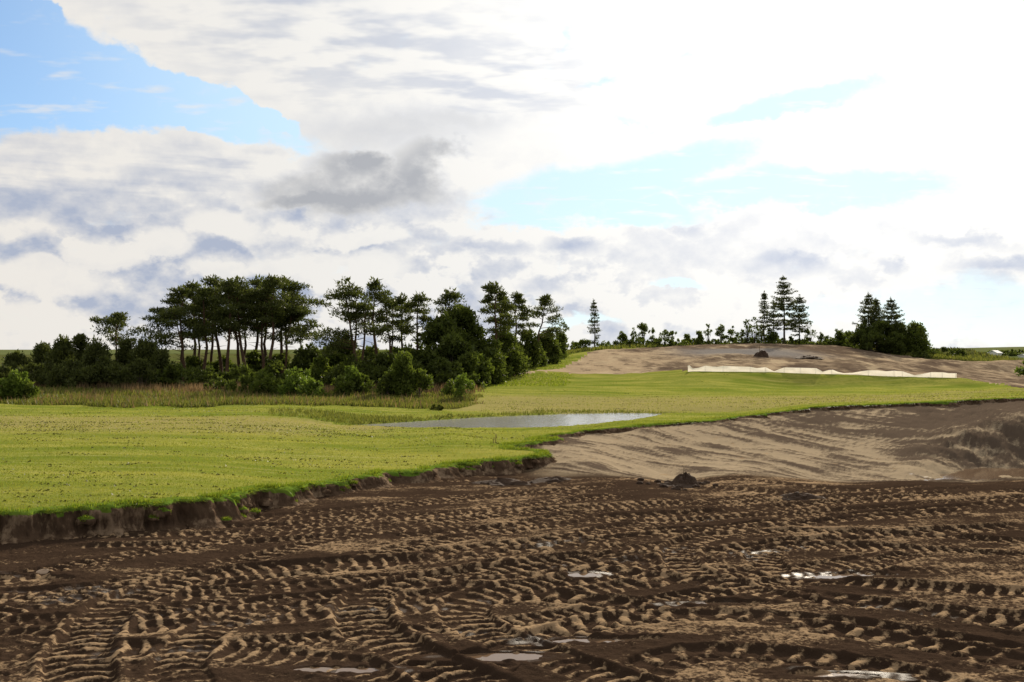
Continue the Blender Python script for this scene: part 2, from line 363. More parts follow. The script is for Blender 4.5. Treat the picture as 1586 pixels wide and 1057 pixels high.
def lawnmat():
    m, nt, out = mat('mown_lawn'); p = pos()
    dry = attr('dry'); soil = attr('soil')
    n1 = noise(stretch(p, 0.10, 0.55, 1, R(6)), 1.0, 6, 0.6); n2 = noise(p, 3.0, 6, 0.65); n3 = noise(stretch(p, 0.7, 3.0, 1), 1.0, 5, 0.6); nb = noise(p, 30, 4, 0.6)
    nl = noise(p, 0.16, 4, 0.6); c = mixc(sstep(n1 + (nl - 0.5) * 0.6, 0.36, 0.64), (0.140, 0.182, 0.026), (0.275, 0.272, 0.060))
    c = mixc(sstep(n3 + (n2 - 0.5) * 0.5, 0.55, 0.8) * 0.5, c, (0.10, 0.14, 0.024))
    ns = noise(stretch(p, 0.12, 2.6, 1, R(-4)), 1.0, 4, 0.6); c = mixc(sstep(ns, 0.56, 0.70) * 0.55, c, (0.36, 0.335, 0.12))
    rg = attr('rough'); c = mixc(sstep(rg + (n2 - 0.5) * 0.8, 0.35, 0.65), c, mixc(n3, (0.055, 0.065, 0.022), (0.12, 0.12, 0.045)))
    c = mixc(sstep(nl + (n2 - 0.5) * 0.5, 0.52, 0.66) * 0.5, c, (0.10, 0.15, 0.022)); c = mixc(sstep(n2, 0.58, 0.75) * 0.5, c, (0.11, 0.12, 0.03))
    kd = sstep(dry + (n3 - 0.5) * 0.9 + (n2 - 0.5) * 0.5, 0.35, 0.8)
    c = mixc(kd * 0.85, c, (0.29, 0.25, 0.10))
    c = mixc(sstep(soil + (n2 - 0.5) * 0.6, 0.4, 0.7), c, (0.10, 0.07, 0.045))
    princ(nt, out, c, 0.9, 0.0, nb, 0.4, 0.03); return m
M_LAWN = lawnmat()

def hillmat():
    m, nt, out = mat('bare_earth'); p = pos()
    n1 = noise(stretch(p, 0.16, 0.10, 0.3, R(-14)), 1.0, 6, 0.62); n2 = noise(p, 0.9, 7, 0.65); n3 = noise(stretch(p, 0.5, 0.16, 1, R(25)), 1.0, 5, 0.6)
    g = attr('grey'); tn = attr('tan')
    c = mixc(sstep(n1 + (n2 - 0.5) * 0.5 + (tn - 0.5) * 0.35, 0.38, 0.66), (0.12, 0.088, 0.064), (0.37, 0.285, 0.19))
    c = mixc(sstep(n3, 0.53, 0.66) * 0.65, c, (0.45, 0.36, 0.24))
    c = mixc(sstep(n3, 0.46, 0.36) * 0.6, c, (0.08, 0.057, 0.042))
    c = mixc(g, c, (0.20, 0.185, 0.175))
    princ(nt, out, c, 0.9, 0.0, n2, 0.8, 0.25); return m
M_HILL = hillmat()

def farmat():
    m, nt, out = mat('far_fields'); p = pos()
    n = noise(stretch(p, 0.004, 0.012, 0.1), 1.0, 4, 0.5); n2 = noise(p, 0.2, 6, 0.6)
    c = mixc(sstep(n, 0.4, 0.6), (0.10, 0.13, 0.05), (0.16, 0.17, 0.07)); c = mixc(n2 * 0.5, c, (0.07, 0.085, 0.035))
    princ(nt, out, c, 0.95, 0.0, n2, 0.5, 0.4); return m
M_FAR = farmat()

def bankmat():
    m, nt, out = mat('cut_bank_soil'); p = pos(); g = attr('green')
    n = noise(stretch(p, 9, 9, 3), 1.0, 7, 0.65); n2 = noise(p, 1.6, 5, 0.6); n3 = noise(p, 22, 5, 0.6)
    c = mixc(n, (0.035, 0.023, 0.016), (0.13, 0.085, 0.055)); c = mixc(sstep(n2 + (n - 0.5) * 0.5, 0.48, 0.66) * 0.8, c, (0.25, 0.18, 0.12))
    c = mixc(sstep(g + (n3 - 0.5) * 0.7, 0.35, 0.6), c, mixc(n2, (0.07, 0.14, 0.016), (0.15, 0.20, 0.03)))
    princ(nt, out, c, 0.9, 0.0, n, 0.8, 0.05); return m
M_BANK = bankmat()

def watermat(name, col, bump=0.15, scale=6.0, rough=0.04, dist=0.01):
    m, nt, out = mat(name); p = pos(); n = noise(stretch(p, 1.0, 0.6, 1), scale, 4, 0.6)
    b = princ(nt, out, col, rough, 0.5, n, bump, dist); b.inputs['IOR'].default_value = 1.33; return m
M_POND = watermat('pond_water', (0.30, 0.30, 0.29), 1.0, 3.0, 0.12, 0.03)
M_PUD = watermat('puddle_water', (0.14, 0.09, 0.055), 0.25, 9.0, 0.05)

def fabricmat():
    m, nt, out = mat('white_sheeting'); p = pos(); n = noise(stretch(p, 2.0, 2.0, 0.6), 1.6, 5, 0.6)
    c = mixc(n, (0.72, 0.66, 0.58), (0.86, 0.82, 0.76))
    d = nt.nodes.new('ShaderNodeBsdfPrincipled'); nt.links.new(c.x, d.inputs['Base Color']); d.inputs['Roughness'].default_value = 0.55
    t = nt.nodes.new('ShaderNodeBsdfTranslucent'); nt.links.new(c.x, t.inputs[0])
    mx = nt.nodes.new('ShaderNodeMixShader'); mx.inputs[0].default_value = 0.42
    nt.links.new(d.outputs[0], mx.inputs[1]); nt.links.new(t.outputs[0], mx.inputs[2]); nt.links.new(mx.outputs[0], out.inputs[0]); return m
M_FAB = fabricmat()
def plain(name, c, rough=0.7):
    m, nt, out = mat(name); n = noise(pos(), 4.0, 4, 0.6); princ(nt, out, mixc(n, tuple(0.8 * x for x in c), c), rough, 0.3); return m
M_WHITE = plain('white_wall', (0.75, 0.76, 0.78)); M_ROOF = plain('dark_roof', (0.12, 0.10, 0.10))

rng = np.random.default_rng(7)

# ------------------------------------------------------------------ the cut edge between lawn and mud
edge_px = [(-700, 830, 19.3), (-400, 812, 20.0), (-150, 802, 20.4), (0, 795, 20.9), (130, 789, 21.7), (330, 771, 23.4), (395, 764, 24.7), (480, 753, 26.8), (600, 736, 29.8), (720, 717, 32.4), (800, 711, 33.6), (838, 709, 33.8),
           (846, 703, 35.0), (822, 697, 36.0), (790, 692, 36.6), (784, 689, 37.6), (815, 685, 38.6), (862, 682, 39.6), (862, 679, 40.4), (835, 674, 41.2), (850, 671, 42.0), (900, 668.5, 43), (985, 660, 45), (1100, 652, 47.5), (1180, 641, 51), (1260, 632, 54), (1400, 625, 57), (1586, 617, 60), (1950, 604, 62), (2300, 600, 63)]
E0 = np.array([[(p - CX) / F * D, D] for p, y, D in edge_px])
def densify(pl, step, amp, seed, sc):
    seg = np.linalg.norm(np.diff(pl, axis=0), axis=1); s = np.concatenate([[0], np.cumsum(seg)])
    t = np.arange(0, s[-1], step); q = np.stack([np.interp(t, s, pl[:, 0]), np.interp(t, s, pl[:, 1])], 1)
    k = np.ones(15) / 15
    for j in (0, 1):
        pad = np.concatenate([np.full(7, q[0, j]), q[:, j], np.full(7, q[-1, j])]); q[:, j] = np.convolve(pad, k, 'valid')
    tg = np.gradient(q, axis=0); tg /= np.linalg.norm(tg, axis=1)[:, None] + 1e-9
    nrm = np.stack([tg[:, 1], -tg[:, 0]], 1)          # points to the mud side
    a = amp * (fbm(t / sc, t * 0, seed, 4, 0.55))
    return q + nrm * a[:, None], nrm, t
EDGE, ENRM, ET = densify(E0, 0.03, 0.42, 31, 1.0)
mudpoly = np.vstack([EDGE[::5], [[200, 60], [200, -60], [-200, -60], [-200, 19]]])

# ------------------------------------------------------------------ mud ground with wheel tracks
def build_mud():
    vs = np.linspace(372, 64, 500); Ds = np.concatenate([[-6, -2, 1, 3, 5, 6.5, 8, 9, 9.7, 10.2], CH * 996.0 / vs])
    ts = np.linspace(-0.66, 0.66, 900)
    Dg, Tg = np.meshgrid(Ds, ts, indexing='ij'); W = np.maximum(Dg, 10.0)
    X = Tg * W; Y = Dg.copy()
    x = X.ravel(); y = Y.ravel(); yy = np.maximum(y, 6.0)
    base = HM0(x, yy)
    px = x / yy * F + CX
    slope = ss(yy, 30.6, 32.4) * ss(px, 800, 900) + ss(px, 835, 850) * ss(yy, 33.5, 34.8); slope = np.clip(slope, 0, 1)
    far = ss(yy, 18, 26)
    h = base + (0.055 * fbm(x / 3.0, yy / 3.0, 1, 3) + 0.022 * fbm(x / 0.9, yy / 0.6, 2, 3) + 0.012 * fbm(x / 0.22, yy / 0.22, 3, 3)) * (1 - 0.55 * slope)
    lum = vn(x / 0.5, yy / 0.4, 9); h += (0.02 * np.clip(lum - 0.3, 0, 1) + 0.05 * np.clip(vn(x / 0.17, yy / 0.15, 10) - 0.35, 0, 1) * (0.5 + 0.5 * vn(x / 1.5, yy / 1.0, 12)) + 0.012 * fbm(x / 0.07, yy / 0.07, 13, 2)) * (1 - slope) * (1 - 0.6 * far)
    soil = 0.73 - 0.10 * ss(x, 0, 5) * ss(yy, 22, 16) + 0.05 * ss(x, -2, -6) * ss(yy, 20, 15) + 0.36 * fbm(x / 3.2, yy / 1.2, 11, 4) + 0.16 * fbm(x / 0.8, yy / 0.25, 15, 3) + 0.20 * fbm((x * 0.93 + yy * 0.37) / 5.0, (yy * 0.93 - x * 0.37) / 0.35, 16, 3)
    wet = 0.06 + 0.45 * fbm(x / 2.5, yy / 1.2, 14, 3) - 0.25 * ss(yy, 20, 26)
    smoothlvl = base + 0.055 * fbm(x / 3.0, yy / 3.0, 1, 2)
    tr = random.Random(4)
    tracks = []
    def T(pts, w=0.75, d=0.07, kind='bar', p=0.30, a=0.055): tracks.append((np.array([G(*q) for q in pts]), w, d, kind, p, a))
    def pair(q, w, d, kind, p, a, gap=0.95):
        q = np.asarray(q, float); n = len(q); tt = np.arange(n); t2 = np.linspace(0, n - 1, n * 4); q = np.stack([np.interp(t2, tt, q[:, 0]), np.interp(t2, tt, q[:, 1])], 1)
        for _ in range(6): q[1:-1] = (q[:-2] + 2 * q[1:-1] + q[2:]) / 4
        tg = np.gradient(q, axis=0); tg /= np.linalg.norm(tg, axis=1)[:, None] + 1e-9; nn = np.stack([-tg[:, 1], tg[:, 0]], 1)
        for sgn in (-1, 1): tracks.append((q[::2] + nn[::2] * gap * sgn, w, d, kind, p, a))
    def T2(pts, w=0.62, d=0.07, kind='bar', p=0.26, a=0.055, gap=0.95): pair([G(*q) for q in pts], w, d, kind, p, a, gap)
    for i in range(11):                                   # older, half-erased passes
        cx = tr.uniform(-12, 16); cy = tr.uniform(14, 29.5); an = R(tr.gauss(17, 9)); cu = tr.gauss(0.012, 0.02); L = tr.uniform(7, 15)
        s = np.linspace(-L, L, 12); q = np.stack([cx + s * math.cos(an) - cu * s * s * math.sin(an), cy + s * math.sin(an) + cu * s * s * math.cos(an)], 1)
        pair(q, tr.uniform(0.5, 0.65), tr.uniform(0.03, 0.07), tr.choice(['bar', 'lug']), tr.uniform(0.22, 0.30), tr.uniform(0.03, 0.05))
    T2([(-60, 925), (200, 880), (420, 838), (600, 800), (800, 775), (1000, 765)], 0.6, 0.05, 'lug')
    T2([(-60, 985), (150, 940), (330, 905), (520, 850), (760, 812), (1000, 795)], 0.65, 0.06, 'bar')
    T2([(600, 850), (900, 822), (1200, 797), (1620, 772)], 0.65, 0.07, 'lug', 0.34)
    T2([(700, 890), (900, 864), (1100, 840), (1350, 815), (1620, 800)], 0.7, 0.08, 'lug', 0.36)
    T([(-60, 1012), (300, 1000), (600, 1040), (800, 1085)], 0.7, 0.06, 'bar', 0.26)
    T2([(1700, 940), (1450, 925), (1300, 915), (1200, 905), (1120, 882), (1105, 856), (1150, 838), (1300, 834), (1450, 842), (1700, 850)], 0.66, 0.08, 'bar', 0.26, 0.05, 0.8)
    T2([(1700, 1070), (1450, 1012), (1250, 985), (1050, 975), (900, 1000), (830, 1085)], 0.7, 0.08, 'lug', 0.36, 0.06)
    T2([(1700, 1010), (1400, 962), (1200, 936), (1000, 915), (850, 900), (640, 892)], 0.72, 0.08, 'lug', 0.38, 0.07)
    T([(135, 1085), (118, 1020), (140, 965), (190, 925), (300, 890), (480, 872), (700, 868)], 0.78, 0.09, 'bar', 0.26, 0.055)
    T([(300, 1085), (270, 1030), (300, 985), (380, 950), (500, 925)], 0.7, 0.06, 'bar', 0.26, 0.045)
    T([(800, 1085), (680, 1035), (590, 985), (552, 945), (575, 915), (650, 897), (780, 884), (950, 862)], 0.82, 0.11, 'bar', 0.27, 0.065)
    T([(1060, 1085), (880, 1030), (760, 985), (710, 950), (730, 925), (850, 905), (1000, 885)], 0.75, 0.08, 'bar', 0.27, 0.055)
    for q, w, d, kind, per, amp in tracks:
        lo = q.min(0) - 1.3; hi = q.max(0) + 1.3
        idx = np.where((x > lo[0]) & (x < hi[0]) & (y > lo[1]) & (y < hi[1]) & (slope < 0.5))[0]
        if len(idx) == 0: continue
        # resample to a smooth curve
        n = len(q); tt = np.arange(n); t2 = np.linspace(0, n - 1, n * 4)
        q = np.stack([np.interp(t2, tt, q[:, 0]), np.interp(t2, tt, q[:, 1])], 1)
        for _ in range(3): q[1:-1] = (q[:-2] + 2 * q[1:-1] + q[2:]) / 4
        X0 = x[idx] + 0.06 * vn(x[idx] / 0.8, y[idx] / 0.8, 77); Y0 = y[idx] + 0.06 * vn(x[idx] / 0.8, y[idx] / 0.8, 78)
        best = np.full(len(idx), 1e9); us = np.zeros(len(idx)); sl = np.zeros(len(idx)); acc = 0
        L = np.linalg.norm(np.diff(q, axis=0), axis=1); tot = L.sum()
        for i in range(len(q) - 1):
            dx, dy = q[i + 1] - q[i]; l = L[i] + 1e-9
            if l < 1e-6: continue
            t = np.clip(((X0 - q[i, 0]) * dx + (Y0 - q[i, 1]) * dy) / (l * l), 0, 1)
            ex = X0 - q[i, 0] - t * dx; ey = Y0 - q[i, 1] - t * dy; dd = ex * ex + ey * ey
            m = dd < best; best[m] = dd[m]; us[m] = ((dx * ey - dy * ex) / l)[m]; sl[m] = (acc + t * l)[m]; acc += l
        u = np.sqrt(best) / (w / 2); sg = np.sign(us)
        ends = ss(sl, 0, 0.8) * ss(tot - sl, 0, 0.8)
        er = ss(vn(sl / 2.5, sl * 0 + w * 40, 55), -0.75, -0.25)                       # stretches worn away
        k = ss(u, 1.12, 0.92) * ends * (0.35 + 0.65 * er)
        su = us / (w / 2)
        if kind == 'bar': ph = (sl + 0.10 * su * su) / per
        else: ph = (sl + 0.28 * np.abs(su) * w * 0.5) / per + np.where(su > 0, 0.5, 0.0)
        tri = 0.5 + 0.5 * np.cos(ph * 2 * math.pi); tri = ss(tri + 0.22 * vn(X0 / 0.22, Y0 / 0.22, 94), 0.36, 1.05)
        prof = -d + 1.25 * amp * tri * (0.6 + 0.6 * vn(X0 / 0.35, Y0 / 0.35, 91) * 0.6)
        if kind == 'lug': prof = prof - amp * 0.6 * ss(np.abs(su), 0.12, 0.0)
        hh = h[idx]; tgt = smoothlvl[idx] + prof + 0.012 * vn(X0 / 0.1, Y0 / 0.1, 92)
        hh = hh + (tgt - hh) * k * 0.9
        rim = np.exp(-((u - 1.25) / 0.20) ** 2) * ends * (0.35 + 0.65 * er) * (0.9 + 0.45 * vn(X0 / 0.35, Y0 / 0.35, 93))
        hh = np.maximum(hh, hh + (smoothlvl[idx] + d * 0.55 - hh) * np.clip(rim, 0, 1) * 0.7)
        h[idx] = hh
        so = soil[idx]
        so = so + (0.95 - so) * k * 0.65 + - np.clip(rim, 0, 1) * 0.10 - 0.46 * k * tri  # tone goes lighter on tread crests and rims, darker between the bars
        soil[idx] = so
        wet[idx] = wet[idx] + k * 0.18 * (1 - tri)
    h += (0.009 * fbm(x / 0.16, yy / 0.13, 95, 3) + 0.035 * np.clip(vn(x / 0.11, yy / 0.11, 96) - 0.5, 0, 1) * (vn(x / 1.2, yy / 0.8, 97) > 0.2)) * (1 - slope) * (1 - 0.6 * far)
    # scrapes on the graded sand slope, following the blade
    an = R(-40); xr = x * math.cos(an) - yy * math.sin(an); yr = x * math.sin(an) + yy * math.cos(an)
    wx = 0.5 * fbm(x / 2.5, yy / 2.5, 47, 2); st = 0.65 * fbm((xr + wx) / 0.26, yr / 2.4, 41, 4, 0.65) + 0.5 * fbm((xr + wx) / 0.8, yr / 1.6, 42, 4, 0.6); st2 = fbm(xr / 1.9, yr / 4.0, 45, 3)
    h += slope * (0.065 * st + 0.05 * st2 + 0.02 * fbm(x / 0.25, yy / 0.25, 48, 3))
    pit = ss(px, 1330, 1430) * ss(yy, 33, 36)
    wall = ss(px, 1400, 1480) * ss(yy, 38.6, 40) * ss(yy, 47, 43)
    gro = fbm(x / 0.5, yy / 3.0, 61, 4, 0.6)
    h += wall * 0.26 * gro + slope * ss(px, 1300, 1500) * 0.26 * fbm(x / 1.3, yy / 1.6, 63, 5, 0.62)
    topd = ss(px, 1000, 1330) * ss(yy, 44, 50)
    streak = 0.52 + pit * (0.45 * fbm(x / 1.6, yy / 1.2, 64, 4) - 0.12) + 0.95 * st + 0.30 * st2 + 0.22 * topd + 0.40 * pit * ss(yy, 37, 40) + 0.35 * ss(px, 930, 870) * ss(yy, 38, 41)
    sand = slope
    wet = wet + slope * (0.34 + 0.5 * fbm(xr / 0.22, yr / 1.2, 49, 4, 0.65)) * ss(yy, 44, 36)
    # hollows that hold water
    puds = []
    def pud(pxc, pyc, rxp, ryp, lvl=-0.045, z=0.0, water=True):
        c = G(pxc, pyc, z); D = c[1]; rx = rxp * D / F; ry = max(ryp * D * D / (CH * F), 0.14)
        e = np.sqrt(((x - c[0]) / rx) ** 2 + ((yy - c[1]) / ry) ** 2) + 0.55 * fbm(x / 1.3, yy / 0.22, 71, 4, 0.6)
        kk = ss(e, 1.15, 0.85); nonlocal h, soil, wet
        bz = float(np.mean(smoothlvl[e < 0.8])) if (e < 0.8).any() else 0
        h = h + (bz + lvl - 0.02 + 0.03 * fbm(x / 0.25, yy / 0.25, 72, 2) - h) * kk * 0.94
        ring = ss(e, 1.02, 1.12) * ss(e, 2.0, 1.5); h = np.where(ring > 0.05, np.maximum(h, bz + lvl + 0.012 * ring), h) if water else h
        soil = soil - 0.1 * kk + 0.35 * ring; wet = wet + 0.35 * ring; wet = wet + (0.6 if water else 0.0) * kk
        if water: puds.append((c[0], c[1], rx * 1.3, ry * 1.3, bz + lvl))
    pud(945, 988, 105, 5); pud(770, 1014, 66, 6); pud(1312, 887, 66, 4); pud(1285, 1043, 75, 4); pud(530, 1034, 80, 3); pud(905, 890, 24, 3); pud(1120, 933, 60, 2); pud(20, 900, 80, 9, water=False)
    # keep below the lawn outside the cut
    out = ~inpoly(x, yy, mudpoly)
    hl = HL(x, yy); h = np.where(out, np.minimum(h, hl - 0.06), np.minimum(h, hl - 0.02 + 0.6 * ss(yy, 34, 30)))
    v = np.stack([x, y, h], 1); f = gridf(len(Ds), len(ts))
    ed = np.interp(Tg.ravel(), *(lambda o: (EDGE[o, 0] / EDGE[o, 1], EDGE[o, 1]))(np.argsort(EDGE[:, 0] / EDGE[:, 1])))
    keep = (yy < ed + 1.2) | ((px > 760) & (px < 900) & (yy < 44))
    f = f[keep[f].all(1)]
    v, f, a = compact(v, f, dict(soil=soil, sand=sand, wet=wet, streak=streak))
    mesh('mud_ground', v, f, M_MUD, attrs=a, kind='structure')
    # a lookup for seating things on the mud
    return puds, (Ds, ts, h.reshape(len(Ds), len(ts)))
PUDS, MUDH = build_mud()
def HM(x, y):
    Ds, ts, h = MUDH; i = int(np.argmin(abs(Ds - y))); j = int(np.argmin(abs(ts - x / max(y, 10)))); return float(h[i, j])
def puddle(cx, cy, rx, ry, z, m=M_PUD):
    a = np.linspace(0, 2 * math.pi, 48, endpoint=False); r = 1 + 0.06 * np.sin(3 * a + cx)
    v = np.vstack([[cx, cy, z], np.stack([cx + rx * r * np.cos(a), cy + ry * r * np.sin(a), 0 * a + z], 1)])
    f = np.array([[0, 1 + i, 1 + (i + 1) % 48] for i in range(48)])
    return mesh('puddle', v, f, m, smooth=False, kind='structure')
for p in PUDS: puddle(*p)
pit = G(1510, 740, -0.62); puddle(pit[0] + 0.8, pit[1] + 0.7, 4.6, 2.2, -0.615)

# ------------------------------------------------------------------ lawn, bare hill and the land behind
bare_px = [(690, 597, 90), (745, 589.5, 92.5), (835, 582, 98.5), (870, 578.5, 100), (965, 576, 98.8), (1065, 576, 98.2), (1180, 577, 98.6), (1290, 578.5, 98), (1400, 583, 96), (1490, 586, 94.5), (1530, 592, 92), (1586, 601, 84), (1700, 609, 74), (1900, 600, 76),
           (1900, 580, 125), (1586, 577, 132), (1520, 571, 132), (1480, 568, 134), (1420, 557, 138), (1350, 545, 146), (1290, 538, 152), (1180, 535, 154), (1040, 537, 150), (960, 543, 142), (912, 549, 134), (888, 562, 119), (868, 573, 107.5), (840, 580, 101.5), (745, 588, 94.2)]
barepoly = np.array([[(p - CX) / F * D, D] for p, y, D in bare_px])
def build_land():
    Ds = np.exp(np.linspace(math.log(16), math.log(3200), 430)); ts = np.linspace(-0.80, 0.80, 520)
    Dg, Tg = np.meshgrid(Ds, ts, indexing='ij'); X = Tg * Dg; x = X.ravel(); y = Dg.ravel()
    z = HL(x, y); px = x / y * F + CX
    ib = inpoly(x + 0.7 * fbm(x / 3, y / 3, 21, 3), y + 0.8 * fbm(x / 3, y / 3, 22, 3), barepoly)
    bz = ib * (0.16 * fbm(x / 2.2, y / 4, 23, 4, 0.6) + 0.30 * fbm(x / 9, y / 9, 25, 2))
    # graded ripples of the earthworks, a lower terrace
    z = z + bz
    inm = inpoly(x, y, mudpoly)
    f = gridf(len(Ds), len(ts))
    v = np.stack([x, y, z], 1)
    f = f[~inm[f].any(1)]
    fb = ib[f].sum(1) >= 3; ff = (y[f].min(1) > 230)
    dry = 0.10 + 0.75 * np.exp(-((y - 45) / 6.5) ** 2) * ss(px, 760, 400) * 0.9 + 0.75 * np.exp(-((y - 68) / 7) ** 2) * ss(px, 640, 800) * ss(px, 1700, 1300) + 0.6 * np.exp(-((y - 47.6) / 1.5) ** 2) * ss(px, 700, 560) + 0.5 * ss(px, 1380, 1480) * np.exp(-((y - 78) / 7) ** 2)
    dry = dry + 0.45 * np.exp(-((y - 62) / 3.5) ** 2) * ss(px, 600, 700)
    soil = ss(y, 66, 74) * ss(px, 760, 700) * 0.35
    rough = np.clip(ss(px, 1395, 1440) * ss(y, 120, 140) + ss(y, 62, 70) * ss(px, 745, 715) + ss(y, 142, 150), 0, 1)
    at = dict(dry=dry, soil=soil, rough=rough)
    a1 = compact(v, f[~fb & ~ff], at); mesh('grass_field', a1[0], a1[1], M_LAWN, attrs=a1[2], kind='structure')
    gx = (1150 - CX) / F * 128
    grey = np.exp(-(((x - gx) / 9) ** 4 + ((y - 126) / 7) ** 4)); tn = 0.5 + 0.5 * ss(px, 1100, 900) - 0.3 * ss(y, 120, 140)
    a2 = compact(v, f[fb], dict(grey=grey, tan=tn)); mesh('bare_hill', a2[0], a2[1], M_HILL, attrs=a2[2], kind='structure')
    a3 = compact(v, f[~fb & ff]); mesh('far_fields', a3[0], a3[1], M_FAR, kind='structure')
build_land()
# the wide ground sheet underneath
gv = [(-4000, -2000, -2.2), (4000, -2000, -2.2), (4000, 5000, -2.2), (-4000, 5000, -2.2)]
mesh('ground', gv, [(0, 1, 2, 3)], M_FAR, smooth=False, kind='structure')
# pond
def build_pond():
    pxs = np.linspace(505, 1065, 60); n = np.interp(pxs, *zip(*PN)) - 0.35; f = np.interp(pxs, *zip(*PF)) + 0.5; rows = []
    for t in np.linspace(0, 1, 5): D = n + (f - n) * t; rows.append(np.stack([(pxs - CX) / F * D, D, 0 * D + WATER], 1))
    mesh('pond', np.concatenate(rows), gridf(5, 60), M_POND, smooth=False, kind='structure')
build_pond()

def build_bank():
    n = len(EDGE); rows = 13; K = []
    hl = HL(EDGE[:, 0], EDGE[:, 1]); foot = EDGE + ENRM * 0.3
    Ds, ts, hg = MUDH
    ii = np.clip(np.searchsorted(-Ds * 0 + Ds, foot[:, 1]), 0, len(Ds) - 1); jj = np.clip(np.searchsorted(ts, foot[:, 0] / np.maximum(foot[:, 1], 10)), 0, len(ts) - 1)
    hm = hg[ii, jj] - 0.05; hm = np.minimum(hm, hl - 0.10)
    for k in (7,): hm = np.convolve(np.pad(hm, k, mode='edge'), np.ones(2 * k + 1) / (2 * k + 1), 'valid')
    slump = ss(fbm(ET / 2.6, ET * 0, 81, 3), -0.12, 0.40)                      # places where the lip has slid down
    V_, A_ = [], []
    H = hl - hm
    for r in range(rows):
        if r == 0: off = np.full(n, -0.45); z = HL(EDGE[:, 0] - ENRM[:, 0] * 0.45, EDGE[:, 1] - ENRM[:, 1] * 0.45) + 0.012; g = np.ones(n) * 1.2
        elif r == 1: off = np.full(n, -0.2); z = HL(EDGE[:, 0] - ENRM[:, 0] * 0.2, EDGE[:, 1] - ENRM[:, 1] * 0.2) + 0.02; g = np.ones(n) * 1.2
        elif r == 2: off = np.zeros(n); z = hl + 0.015 + 0.03 * vn(ET / 0.2, ET * 0, 83); g = np.ones(n) * 1.0
        else:
            t = (r - 2) / (rows - 3)
            noi = fbm(ET / 0.22, np.full(n, t * 1.1), 85, 4, 0.65) * 0.17 * np.clip(H / 0.4, 0.3, 1) + 0.07 * vn(ET / 0.09, np.full(n, t * 0.5), 90) * np.clip(H / 0.4, 0.2, 1) + fbm(ET / 0.8, np.full(n, t * 0.6), 86, 2) * 0.10
            off = 0.05 + 0.14 * t + (0.25 + 0.5 * t) * slump * H + noi + np.where(t > 0.75, (t - 0.75) * 0.9, 0)
            z = hl - H * (t ** (0.85 + 0.3 * slump)) + (0.02 * vn(ET / 0.15, ET * 0 + r, 87))
            g = np.where(t < 0.16 * ss(vn(ET / 0.22, ET * 0, 88), 0.1, 0.7) + 0.40 * slump * ss(vn(ET / 0.7, ET * 0, 89), 0.0, 0.3), 0.9, 0.0)
        V_.append(np.stack([EDGE[:, 0] + ENRM[:, 0] * off, EDGE[:, 1] + ENRM[:, 1] * off, z], 1)); A_.append(g)
    v = np.concatenate(V_); g = np.concatenate(A_)
    mesh('earth_bank', v, gridf(rows, n), M_BANK, attrs=dict(green=g), kind='structure')
    return V_
BANKV = build_bank()

# ------------------------------------------------------------------ grass blades
def blades(name, bx, by, bz, hgt, wid, lean, m, kind='stuff', vcol=None, parent=None):
    n = len(bx); a = rng.uniform(0, 2 * math.pi, n); la = rng.uniform(0, 2 * math.pi, n)
    dx = np.cos(a) * wid / 2; dy = np.sin(a) * wid / 2
    if np.ndim(lean) == 2: lx, ly = lean[:, 0], lean[:, 1]
    else: lx = np.cos(la) * lean * hgt; ly = np.sin(la) * lean * hgt
    v = np.empty((n, 3, 3)); v[:, 0] = np.stack([bx - dx, by - dy, bz - 0.01], 1); v[:, 1] = np.stack([bx + dx, by + dy, bz - 0.01], 1)
    v[:, 2] = np.stack([bx + lx, by + ly, bz + hgt], 1)
    vc = rng.uniform(0, 1, n) if vcol is None else vcol
    return mesh(name, v.reshape(-1, 3), np.arange(3 * n).reshape(-1, 3), m, parent=parent, attrs=dict(v=np.repeat(vc, 3)), smooth=False, kind=kind)
def scatter(n, t0, t1, d0, d1, power=1.0):
    t = rng.uniform(t0, t1, n); u = rng.uniform(0, 1, n); D = 1 / (1 / d0 + (1 / d1 - 1 / d0) * u ** power); return t * D, D
